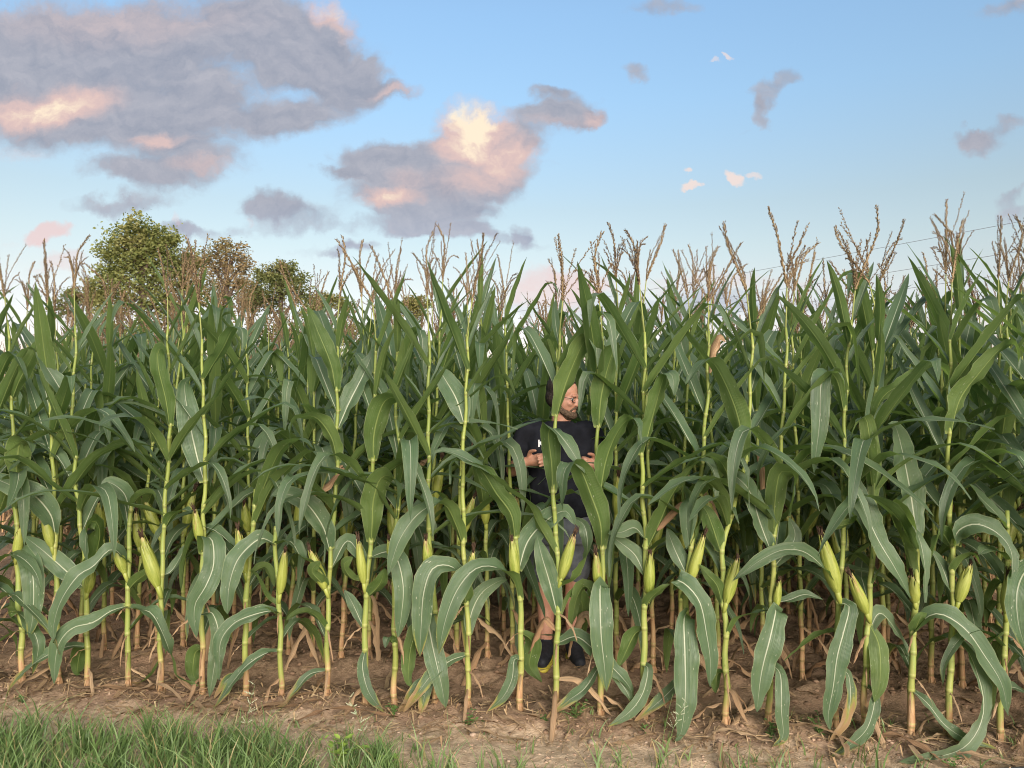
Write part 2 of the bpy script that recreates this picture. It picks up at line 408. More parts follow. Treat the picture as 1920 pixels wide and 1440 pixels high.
def tassel_mat():
    m, gg, b, out = mat('corn_tassel')
    oi = gg.new('ShaderNodeObjectInfo'); obj = gg.new('ShaderNodeTexCoord').outputs['Object']; geo = gg.new('ShaderNodeNewGeometry')
    uu, vv = gg.sep(gg.new('ShaderNodeUVMap').outputs[0])[:2]
    r = gg.math('FRACT', gg.math('ADD', oi.outputs['Random'], gg.math('MULTIPLY', geo.outputs['Random Per Island'], 3.1)))
    c = gg.mix(oi.outputs['Random'], (0.070, 0.048, 0.034), (0.165, 0.112, 0.062))
    c = gg.mix(gg.rng(geo.outputs['Random Per Island'], 0.3, 1.0), c, (0.25, 0.185, 0.10))
    c = gg.mix(gg.rng(vv, 0.12, 0.0), c, (0.24, 0.27, 0.09))
    gg.put(b.inputs['Base Color'], c); b.inputs['Roughness'].default_value = 0.8; b.inputs['Specular IOR Level'].default_value = 0.15
    return m
M_TASSEL = tassel_mat()

# ---------------------------------------------------------------- ground
ROW_SLOPE, ROW_Y0, ROW_GAP = -0.144, 4.075, 0.70
def row_y(k, x): return ROW_Y0 + ROW_SLOPE * x + k * ROW_GAP
def vnoise(x, y, s, seed):
    """cheap smooth value noise for displacement"""
    r_ = np.random.default_rng(seed); T_ = r_.random((256, 256))
    X, Y = np.asarray(x) * s, np.asarray(y) * s
    xi, yi = np.floor(X).astype(int), np.floor(Y).astype(int); fx, fy = X - xi, Y - yi
    fx = fx * fx * (3 - 2 * fx); fy = fy * fy * (3 - 2 * fy)
    q = lambda a, b: T_[a % 256, b % 256]
    return (q(xi, yi) * (1 - fx) + q(xi + 1, yi) * fx) * (1 - fy) + (q(xi, yi + 1) * (1 - fx) + q(xi + 1, yi + 1) * fx) * fy - 0.5
def ground_z(x, y):
    x = np.asarray(x, float); y = np.asarray(y, float)
    t = y - ROW_Y0 - ROW_SLOPE * x                       # distance behind the first row
    near = np.clip((14 - np.abs(y)) / 6, 0, 1)
    ridge = 0.022 * np.cos(2 * math.pi * t / ROW_GAP) * np.clip((t + 0.5) / 0.3, 0, 1)
    clod = 0.050 * vnoise(x, y, 5, 1) + 0.040 * vnoise(x, y, 13, 2) + 0.028 * vnoise(x, y, 29, 3)
    inrow = 0.30 + 0.70 * np.clip((t + 0.25) / 0.3, 0, 1)
    return near * (ridge + clod * inrow) + 0.0
def graded(a, b, lo, hi, fine):
    xs = list(np.arange(lo, hi + 1e-6, fine)); s = fine; x = hi
    while x < b: s *= 1.35; x += s; xs.append(min(x, b))
    s = fine; x = lo; left = []
    while x > a: s *= 1.35; x -= s; left.append(max(x, a))
    return np.array(left[::-1] + xs)
def ground_mat():
    m, gg, b, out = mat('field_soil')
    obj = gg.new('ShaderNodeTexCoord').outputs['Object']
    x, y = gg.sep(obj)[:2]
    t = gg.math('SUBTRACT', gg.math('SUBTRACT', y, ROW_Y0), gg.math('MULTIPLY', x, ROW_SLOPE))
    n1 = gg.noise(obj, 3.0, 6.0, 0.65); n2 = gg.noise(obj, 26.0, 5.0, 0.7); n3 = gg.noise(obj, 110.0, 3.0, 0.7)
    soil = gg.mix(gg.rng(n2, 0.3, 0.7), (0.160, 0.105, 0.066), (0.36, 0.252, 0.162))
    soil = gg.mix(gg.rng(n1, 0.35, 0.7), soil, (0.255, 0.168, 0.110))
    sand = gg.mix(gg.rng(n2, 0.3, 0.72), (0.38, 0.270, 0.170), (0.66, 0.50, 0.335))
    sand = gg.mix(gg.rng(n3, 0.55, 0.72), sand, (0.50, 0.40, 0.29))
    f = gg.rng(gg.math('ADD', t, gg.math('MULTIPLY', gg.math('SUBTRACT', n1, 0.5), 0.5)), -0.10, -0.30)
    c = gg.mix(f, soil, sand)
    peb = gg.math('MULTIPLY', gg.rng(n3, 0.70, 0.76), 0.7)
    c = gg.mix(peb, c, (0.48, 0.40, 0.31))
    far = gg.rng(t, 45.0, 55.0)
    c = gg.mix(far, c, gg.mix(n1, (0.06, 0.10, 0.03), (0.11, 0.14, 0.05)))
    turf = gg.rng(y, 3.40, 3.22)
    c = gg.mix(turf, c, gg.mix(n2, (0.05, 0.075, 0.025), (0.12, 0.10, 0.05)))
    gg.put(b.inputs['Base Color'], c); b.inputs['Roughness'].default_value = 0.95; b.inputs['Specular IOR Level'].default_value = 0.1
    bn = gg.new('ShaderNodeBump'); bn.inputs['Strength'].default_value = 0.8; bn.inputs['Distance'].default_value = 0.02
    gg.put(bn.inputs['Height'], gg.math('ADD', n2, gg.math('MULTIPLY', n3, 0.5))); gg.put(b.inputs['Normal'], bn.outputs[0])
    return m
gx = graded(-500, 500, -4.6, 4.4, 0.028); gy = graded(-400, 900, 2.7, 7.2, 0.028)
GX, GY = np.meshgrid(gx, gy)
gv = np.stack([GX.ravel(), GY.ravel(), ground_z(GX, GY).ravel()], 1)
nx_, ny_ = len(gx), len(gy)
ii = (np.arange(ny_ - 1)[:, None] * nx_ + np.arange(nx_ - 1)[None, :]).ravel()
gf = np.stack([ii, ii + 1, ii + 1 + nx_, ii + nx_], 1)
ground = link('ground', mesh_of('ground', gv, gf, ground_mat()))
tag(ground, 'bare brown soil of the corn field with a sandy strip along its edge', kind='structure')

# a paved road runs along the field edge; only its corner shows at the bottom right
ra = Vector((1, 0.13, 0)).normalized(); rn = Vector((0.13, -1, 0)).normalized()
P0 = W(1846, 1440, 3.425); P0.z = 0
P0 = P0 + Vector((0, 0.02, 0))
rv = []
for s_ in np.linspace(-1, 1, 81):
    L_ = math.copysign(abs(s_) ** 2.2, s_) * 260
    for d_, z_ in ((-0.03, -0.02), (0.0, 0.010), (0.12, 0.020), (3.4, 0.05), (6.6, 0.020), (6.7, -0.03)):
        q = P0 + ra * L_ + rn * (d_ - 0.0 + 0.012 * math.sin(L_ * 3.1))
        rv.append((q.x, q.y, z_))
rf = np.array([[i * 6 + j, i * 6 + j + 1, (i + 1) * 6 + j + 1, (i + 1) * 6 + j] for i in range(80) for j in range(5)])
road = link('road', mesh_of('road', rv, rf, simple('asphalt', (0.20, 0.205, 0.215), 0.9, 0.2, 0.3, 60, 0.5), smooth=False))
tag(road, 'grey asphalt road along the edge of the field', kind='structure')

# ---------------------------------------------------------------- corn leaves
def wprof(s, base=0.42, full=2.7):
    r_ = base + (1 - base) * np.clip(s / 0.32, 0, 1) ** 0.8
    return r_ * (1 - np.clip(s, 0, 1) ** full) ** 0.85
def leaf_geo(P, width, face=None, n0=None, vfold=(0.95, 0.30, 0.45), ripple=0.012, seed=0, wave=1.0, cols=4, base=0.42, curl=0.0, nib=0.0, full=2.7):
    """blade along the spine P (n x 3). face = (from, to): how far the blade is twisted to show its upper (+) or lower (-) side to the road"""
    r_ = random.Random(seed)
    P, T = frames(P); n = len(P); s = np.linspace(0, 1, n)
    up = np.array([0, 0, 1.0])
    b = np.cross(up, T[0]); lb = np.linalg.norm(b)
    b = b / lb if lb > 0.02 else np.array([1.0, 0, 0])
    N = np.cross(T[0], b) if n0 is None else np.asarray(n0, float)
    w = width * 0.5 * wprof(s, base, full)
    cr = np.linspace(-1, 1, cols + 1)
    ph = [r_.uniform(0, 6.28) for _ in range(4)]; fr = [r_.uniform(16, 23) * wave, r_.uniform(17, 25) * wave]
    V, U = [], []
    tw = r_.uniform(-0.25, 0.25)
    for i in range(n):
        N = N - T[i] * N.dot(T[i]); N /= np.linalg.norm(N) + 1e-9
        M = N
        if face is not None:
            k = face[0] + (face[1] - face[0]) * min(1, max(0, (s[i] - 0.05) / 0.7))
            c = np.array([0.12, -1.0, 0.1]); c = c - T[i] * c.dot(T[i]); lc = np.linalg.norm(c)
            if lc > 0.15:
                M = N * (1 - abs(k)) + math.copysign(1, k) * c / lc * abs(k)
                M = M - T[i] * M.dot(T[i]); M /= np.linalg.norm(M) + 1e-9
        B = np.cross(M, T[i])
        if tw:
            a_ = tw * s[i]; M, B = M * math.cos(a_) + B * math.sin(a_), B * math.cos(a_) - M * math.sin(a_)
        # keel: strong at the collar, flatter in the middle
        vf = np.interp(s[i], [0, 0.16, 0.6, 1], [vfold[0], vfold[0] * 0.55 + vfold[1] * 0.45, vfold[1], vfold[2]])
        for q in cr:
            a = abs(q)
            off = w[i] * a
            side = math.copysign(1, q) if q else 0
            ang = vf * (1 - 0.25 * a) - curl * a * a * 1.2
            rip = ripple * a ** 1.5 * min(1, s[i] * 6) * (1 - 0.5 * s[i]) * (math.sin(fr[0] * s[i] + ph[0] + (0 if q < 0 else ph[1])) + 0.5 * math.sin(2.3 * fr[1] * s[i] + ph[2] + (0 if q < 0 else ph[3])))
            V.append(P[i] + B * side * off * math.cos(ang) + M * (off * math.sin(ang) + rip))
            U.append((0.5 + 0.5 * q, s[i]))
    k = cols + 1
    F = [(i * k + j, (i + 1) * k + j, (i + 1) * k + j + 1, i * k + j + 1) for i in range(n - 1) for j in range(cols)]
    if nib: F = [f for f in F if not (f[0] % k in (0, cols - 1) and r_.random() < nib)]
    return np.array(V), F, np.array(U)

def blade_path(kind, r_, n):
    """spine of a leaf in its own vertical plane, collar at the origin, growing towards +x"""
    if kind == 'top':    L, a0, bend, kink = r_.uniform(.34, .52), r_.uniform(18, 46), r_.uniform(-5, 30), None
    elif kind == 'upper': L, a0, bend, kink = r_.uniform(.60, .78), r_.uniform(26, 50), r_.uniform(-4, 22), (r_.uniform(.55, .85), r_.uniform(100, 145)) if r_.random() < .55 else None
    elif kind == 'mid':  L, a0, bend, kink = r_.uniform(.80, 1.0), r_.uniform(34, 58), r_.uniform(45, 95), (r_.uniform(.36, .66), r_.uniform(40, 85)) if r_.random() < .55 else None
    elif kind == 'low':  L, a0, bend, kink = r_.uniform(.60, .84), r_.uniform(42, 66), r_.uniform(70, 110), (r_.uniform(.22, .5), r_.uniform(20, 50))
    else:                L, a0, bend, kink = r_.uniform(.36, .58), r_.uniform(95, 130), r_.uniform(30, 60), (r_.uniform(.1, .3), r_.uniform(10, 30))
    side = r_.uniform(-25, 25); wob = r_.uniform(0, 6.28)
    P = [np.zeros(3)]; h = L / (n - 1)
    for i in range(n - 1):
        s = (i + 0.5) / (n - 1)
        a = a0 + bend * s ** 1.6
        if kink: a += kink[1] / (1 + math.exp(-(s - kink[0]) * 34))
        if kind in ('low', 'mid'): a += 9 * math.sin(7 * s + wob)
        a = min(a, 176); az = R(side * s * s)
        P.append(P[-1] + h * np.array([math.sin(R(a)) * math.cos(az), math.sin(R(a)) * math.sin(az), math.cos(R(a))]))
    return np.array(P), L
WIDTH = dict(top=(.045, .062), upper=(.084, .104), mid=(.094, .116), low=(.076, .098), dry=(.030, .052))
VF = dict(top=(1.1, .55, .4), upper=(1.1, .34, .3), mid=(1.05, .30, .35), low=(.95, .22, .35), dry=(.9, .7, .9))
RIP = dict(top=.003, upper=.005, mid=.008, low=.007, dry=.014)
def blade_geo(kind, seed, n=15, cols=4):
    r_ = random.Random(seed)
    P, L = blade_path(kind, r_, n)
    return leaf_geo(P, r_.uniform(*WIDTH[kind]), vfold=VF[kind], ripple=RIP[kind], seed=seed, cols=cols, curl=1.0 if kind == 'dry' else 0.0)
LEAVES = {}
for kind, cnt in (('top', 14), ('upper', 30), ('mid', 30), ('low', 22), ('dry', 16)):
    LEAVES[kind] = []
    for i in range(cnt):
        V, F, U = blade_geo(kind, 1000 + 57 * i + len(kind) * 7)
        LEAVES[kind].append(mesh_of('corn_' + kind + '_leaf', V, F, M_DRY if kind == 'dry' else M_LEAF, U))

# ---------------------------------------------------------------- stalks, ears, tassels
NODES = [0.045, .11, .19, .285, .395, .515, .64, .77, .90, 1.03, 1.16, 1.285, 1.41, 1.53, 1.65, 1.77, 1.885, 1.98]
def stalk_geo(path, nodes, r0=0.0150, r1=0.0055, sides=9, top=None):
    """path(h) -> xy offset; rings close together at every node"""
    H = top or nodes[-1]
    P, Rd, U = [], [], []
    base_r = lambda h: r0 + (r1 - r0) * (max(0.0, h) / 2.05) ** 1.15
    def ring(h, k, uu): P.append((*path(h), h)); Rd.append(base_r(h) * k); U.append((uu, h))
    ring(-0.05, 1.15, .5)
    nd = [h for h in nodes if h < H]
    prev = 0.0
    for h in nd:
        ring(prev + (h - prev) * .10, 1.10, .12); ring(prev + (h - prev) * .5, 1.03, .5)
        ring(h - .016, .97, .90); ring(h - .005, 1.08, .96); ring(h + .003, 1.12, .985); ring(h + .010, 1.10, .0)
        prev = h + .010
    ring(H, 0.9, .4)
    V, F, _ = tube(np.array(P), Rd, sides)
    return V, F, np.repeat(np.array(U), sides, axis=0)
def brace_roots(acc, r_, c):
    for k in range(6):
        a = k * 1.05 + r_.uniform(-.3, .3); l = r_.uniform(.018, .032)
        p = [np.array([c[0] + .008 * math.cos(a), c[1] + .008 * math.sin(a), .045]), np.array([c[0] + l * .6 * math.cos(a), c[1] + l * .6 * math.sin(a), .022]), np.array([c[0] + l * math.cos(a), c[1] + l * math.sin(a), -.03])]
        V, F, _ = tube(p, [.003, .003, .002], 5); acc.add(V, F, np.full((len(V), 2), (.5, .0)))
def ear_geo(L, rad, seed):
    """a husked ear along +z, base at the origin: overlapping pointed husk leaves on a tapering body"""
    r_ = random.Random(seed); acc = Acc()
    hs = np.linspace(0, 1, 11)
    body = rad * np.array([.42, .70, .90, .99, 1.0, .96, .88, .76, .60, .40, .20]) * .90
    V, F, U = tube(np.stack([hs * 0, hs * 0, hs * L * .97], 1), body, 12)
    acc.add(V, F, U)
    for k in range(9):
        a0 = k * 2.4 + r_.uniform(-.2, .2); ext = r_.uniform(.80, 1.06); start = r_.uniform(0, .10)
        half = r_.uniform(.75, 1.05); flare = r_.uniform(.0, .004) if k % 3 else r_.uniform(.002, .012)
        rows = 9; cols = 4; VV, UU = [], []
        for i in range(rows):
            s = i / (rows - 1); h = start + (ext - start) * s
            rr = np.interp(h, hs, body) * (1.05 + .018 * k / 2) + flare * max(0, s - .7) / .3 + .0012
            hw = half * (1 - s ** 2.2) + 0.04
            for j in range(cols + 1):
                q = -1 + 2 * j / cols; a = a0 + hw * q
                rj = rr + .0022 * (1 - abs(q)) 
                VV.append((rj * math.cos(a), rj * math.sin(a), h * L)); UU.append((.13 * k + .06 * q, s * .93))
        acc.add(VV, [(i * 5 + j, i * 5 + j + 1, (i + 1) * 5 + j + 1, (i + 1) * 5 + j) for i in range(rows - 1) for j in range(cols)], UU)
    # shank
    V, F, U = tube([(0, 0, -.05), (0, 0, -.02), (0, 0, .02)], [.010, .013, rad * .45], 9); acc.add(V, F, np.full((len(V), 2), (.3, .05)))
    return acc.mesh('ear', [M_HUSK])
def silk_geo(seed):
    r_ = random.Random(seed); acc = Acc()
    for k in range(16):
        a = r_.uniform(0, 6.28); q = r_.uniform(.002, .011); l = r_.uniform(.03, .065)
        p = [np.array([q * .5 * math.cos(a), q * .5 * math.sin(a), -.015]), np.array([q * math.cos(a), q * math.sin(a), l * .5]), np.array([q * 1.7 * math.cos(a + .6), q * 1.7 * math.sin(a + .6), l])]
        V, F, U = tube(p, [.0035, .004, .0012], 4); acc.add(V, F, U)
    return acc.mesh('silk', [M_SILK])
EARS = [ear_geo(rng.uniform(.19, .25), rng.uniform(.027, .033), 40 + i) for i in range(10)]
EAR_LEN = [max(v.co.z for v in e.vertices) for e in EARS]
SILKS = [silk_geo(70 + i) for i in range(5)]
def tassel_geo(seed, lod=0):
    r_ = random.Random(seed); acc = Acc()
    ped = r_.uniform(.15, .26)
    def branch(P, r, spk):
        P = np.array(P); n = len(P)
        V, F, U = tube(P, np.linspace(r, r * .45, n), 4 if lod else 5, cap=False)
        z = np.full((len(V), 2), .5); acc.add(V, F, z)
        Q, L = spline(P, max(3, int(spk)))
        _, T = frames(Q)
        for i in range(len(Q)):
            for _k in range(1 if lod else 2):
                d = np.array([r_.gauss(0, 1), r_.gauss(0, 1), r_.gauss(0, 1)]); d -= T[i] * d.dot(T[i]); d /= np.linalg.norm(d) + 1e-6
                ax = T[i] * 1.0 + d * .5; ax /= np.linalg.norm(ax)
                l = r_.uniform(.010, .0165) * (1.5 if lod else 1); w_ = l * .165
                e = np.cross(ax, d); e /= np.linalg.norm(e) + 1e-6
                o = Q[i] + d * r * .6
                m_ = o + ax * l * .5
                if lod: acc.add([o, m_ + e * w_, o + ax * l, m_ - e * w_], [(0, 1, 2, 3)], np.full((4, 2), .6))
                else:
                    f_ = np.cross(ax, e)
                    acc.add([o, m_ + e * w_, m_ + f_ * w_, m_ - e * w_, m_ - f_ * w_, o + ax * l], [(0, 1, 2), (0, 2, 3), (0, 3, 4), (0, 4, 1), (5, 2, 1), (5, 3, 2), (5, 4, 3), (5, 1, 4)], np.full((6, 2), .6))
    lean = np.array([r_.gauss(0, .03), r_.gauss(0, .03), 0])
    L = r_.uniform(.28, .38)
    V, F, U = tube([(0, 0, -.02), lean * .2 + (0, 0, ped * .5), lean * .4 + (0, 0, ped)], [.0042, .0036, .003], 5); acc.add(V, F, np.full((len(V), 2), .02))
    b0 = lean * .4 + np.array([0, 0, ped])
    hook = np.array([r_.gauss(0, .028), r_.gauss(0, .028), -.005])
    sp = [b0, b0 + lean + (0, 0, L * .35), b0 + lean * 2 + (0, 0, L * .7), b0 + lean * 3 + hook + (0, 0, L)]
    Q, _ = spline(sp, 9); branch(Q, .0043, 18 if lod else 72)
    nb = r_.randint(3, 8)
    for k in range(nb):
        a = r_.uniform(0, 6.28); l = r_.uniform(.14, .25); o = b0 + np.array([0, 0, r_.uniform(-.02, .09)])
        out = r_.uniform(.12, .62); droop = r_.uniform(-.38, .12) if r_.random() < .8 else r_.uniform(.1, .35)
        h = np.array([math.cos(a), math.sin(a), 0])
        P = [o, o + h * l * .22 * out + (0, 0, l * .33), o + h * l * .55 * out + (0, 0, l * (.62 - droop * .2)), o + h * l * .95 * out + (0, 0, l * (.85 - droop))]
        Q, _ = spline(P, 7); branch(Q, .0014, 9 if lod else 26)
    return acc.mesh('tassel', [M_TASSEL])
TASSELS = [tassel_geo(200 + i) for i in range(14)]
# shared stalks for the rows behind: each with its own sway
def sway(seed, amp=.05):
    r_ = random.Random(seed); a, b_, c, d = (r_.gauss(0, amp) for _ in range(4)); z = r_.uniform(0, 6.28); zz = r_.choice((-1, 1)); az = r_.uniform(0, 6.28)
    def path(h):
        k = max(0, h) / 2.05
        zig = .006 * math.sin(h * 23.0) * k ** .3
        return (a * k * .6 + b_ * k * k + zig * math.cos(az), c * k * .6 + d * k * k + zig * math.sin(az))
    return path
STALKS = []
for i in range(12):
    r_ = random.Random(800 + i); nds = [h + (r_.gauss(0, .02) if 0.1 < h < 1.9 else 0) for h in NODES]; nds = sorted(nds)
    pth = sway(300 + i); acc = Acc(); V, F, U = stalk_geo(pth, nds); acc.add(V, F, U); brace_roots(acc, random.Random(i), (0, 0))
    STALKS.append((acc.mesh('stalk', [M_STALK]), pth, nds))

def node_kind(i, row):
    h = NODES[i]
    if h < .12: return 'dry'
    if h < .30: return 'dry' if row > 0 and rng.random() < .9 else 'low'
    if h < .45: return 'dry' if row > 0 and rng.random() < .35 else 'low'
    if h < .68: return 'low'
    if h < 1.22: return 'mid'
    if h < 1.62: return 'upper'
    return 'top' if h > 1.8 else ('upper' if rng.random() < .6 else 'top')
def add_leaf(root, kind, p, az, mesh=None, age=None, sc_=1.0):
    o = link('leaf', mesh or rng.choice(LEAVES[kind]), root, p, (0, 0, az) if mesh is None else None, (sc_, sc_, sc_) if mesh is None else None)
    a = age if age is not None else (rng.uniform(.35, .95) if kind == 'low' else rng.uniform(.15, .5) if kind == 'mid' else rng.uniform(0, .3))
    o.color = (0, a, 0, 1)
    return o
def add_ear(root, p, az, tilt, k=None, brown=None, s=1.0):
    k = rng.randrange(len(EARS)) if k is None else k
    e = link('ear', EARS[k], root, p, (0, tilt, az), (s, s, s)); e.color = (0, rng.random() ** 1.5 if brown is None else brown, 0, 1)
    link('silk', rng.choice(SILKS), e, (0, 0, EAR_LEN[k] - .012), (rng.uniform(-.3, .3), rng.uniform(-.3, .3), rng.uniform(0, 6)))
    return e
def corn_plant(x, y, row, label, group=None, hscale=1.0, az=None, skip=()):
    z = float(ground_z(x, y))
    root = link('corn_plant', None, None, (x, y, z), (0, 0, 0), (1, 1, hscale))
    tag(root, label, 'corn plant', group)
    sm, pth, nds = rng.choice(STALKS)
    st = link('stalk', sm, root); st.color = (rng.uniform(.15, .5) if row == 0 else rng.uniform(.15, .65), 0, 0, 1)
    az = rng.uniform(0, 6.28) if az is None else az
    flip = 0; dead = rng.randrange(6, 13) if rng.random() < .22 else -1
    lo = rng.choice((0, 1))
    for i in range(lo, len(NODES)):
        if i in skip: continue
        h = nds[i]; kind = node_kind(i, row)
        if kind == 'dry' and rng.random() < .25: continue
        if i == dead and row > 0: kind = 'dry'
        px_, py_ = pth(h); a = az + math.pi * (i % 2) + rng.gauss(0, .35)
        add_leaf(root, kind, (px_ + .006 * math.cos(a), py_ + .006 * math.sin(a), h), a, sc_=rng.uniform(.88, 1.1))
    if row in (1, 2) and not (row == 1 and abs(960 + x / y * FPX - 1053) < 170):          # arching leaves over the ears
        for h in (rng.uniform(.85, 1.05), rng.uniform(1.08, 1.32)):
            px_, py_ = pth(h); a = rng.choice((-.55, math.pi + .55)) + rng.gauss(0, .45)
            add_leaf(root, 'mid', (px_ + .006 * math.cos(a), py_ + .006 * math.sin(a), h), a, sc_=rng.uniform(.85, 1.05))
    h = rng.uniform(.66, .90); px_, py_ = pth(h); a = az + rng.choice((0, math.pi)) + rng.gauss(0, .3)
    add_ear(root, (px_ + .016 * math.cos(a), py_ + .016 * math.sin(a), h), a, rng.uniform(.10, .38))
    px_, py_ = pth(1.98)
    ta = link('tassel', rng.choice(TASSELS), root, (px_, py_, 1.97), (rng.gauss(0, .07), rng.gauss(0, .07), rng.uniform(0, 6.28)), [rng.uniform(.85, 1.15)] * 3)
    return root

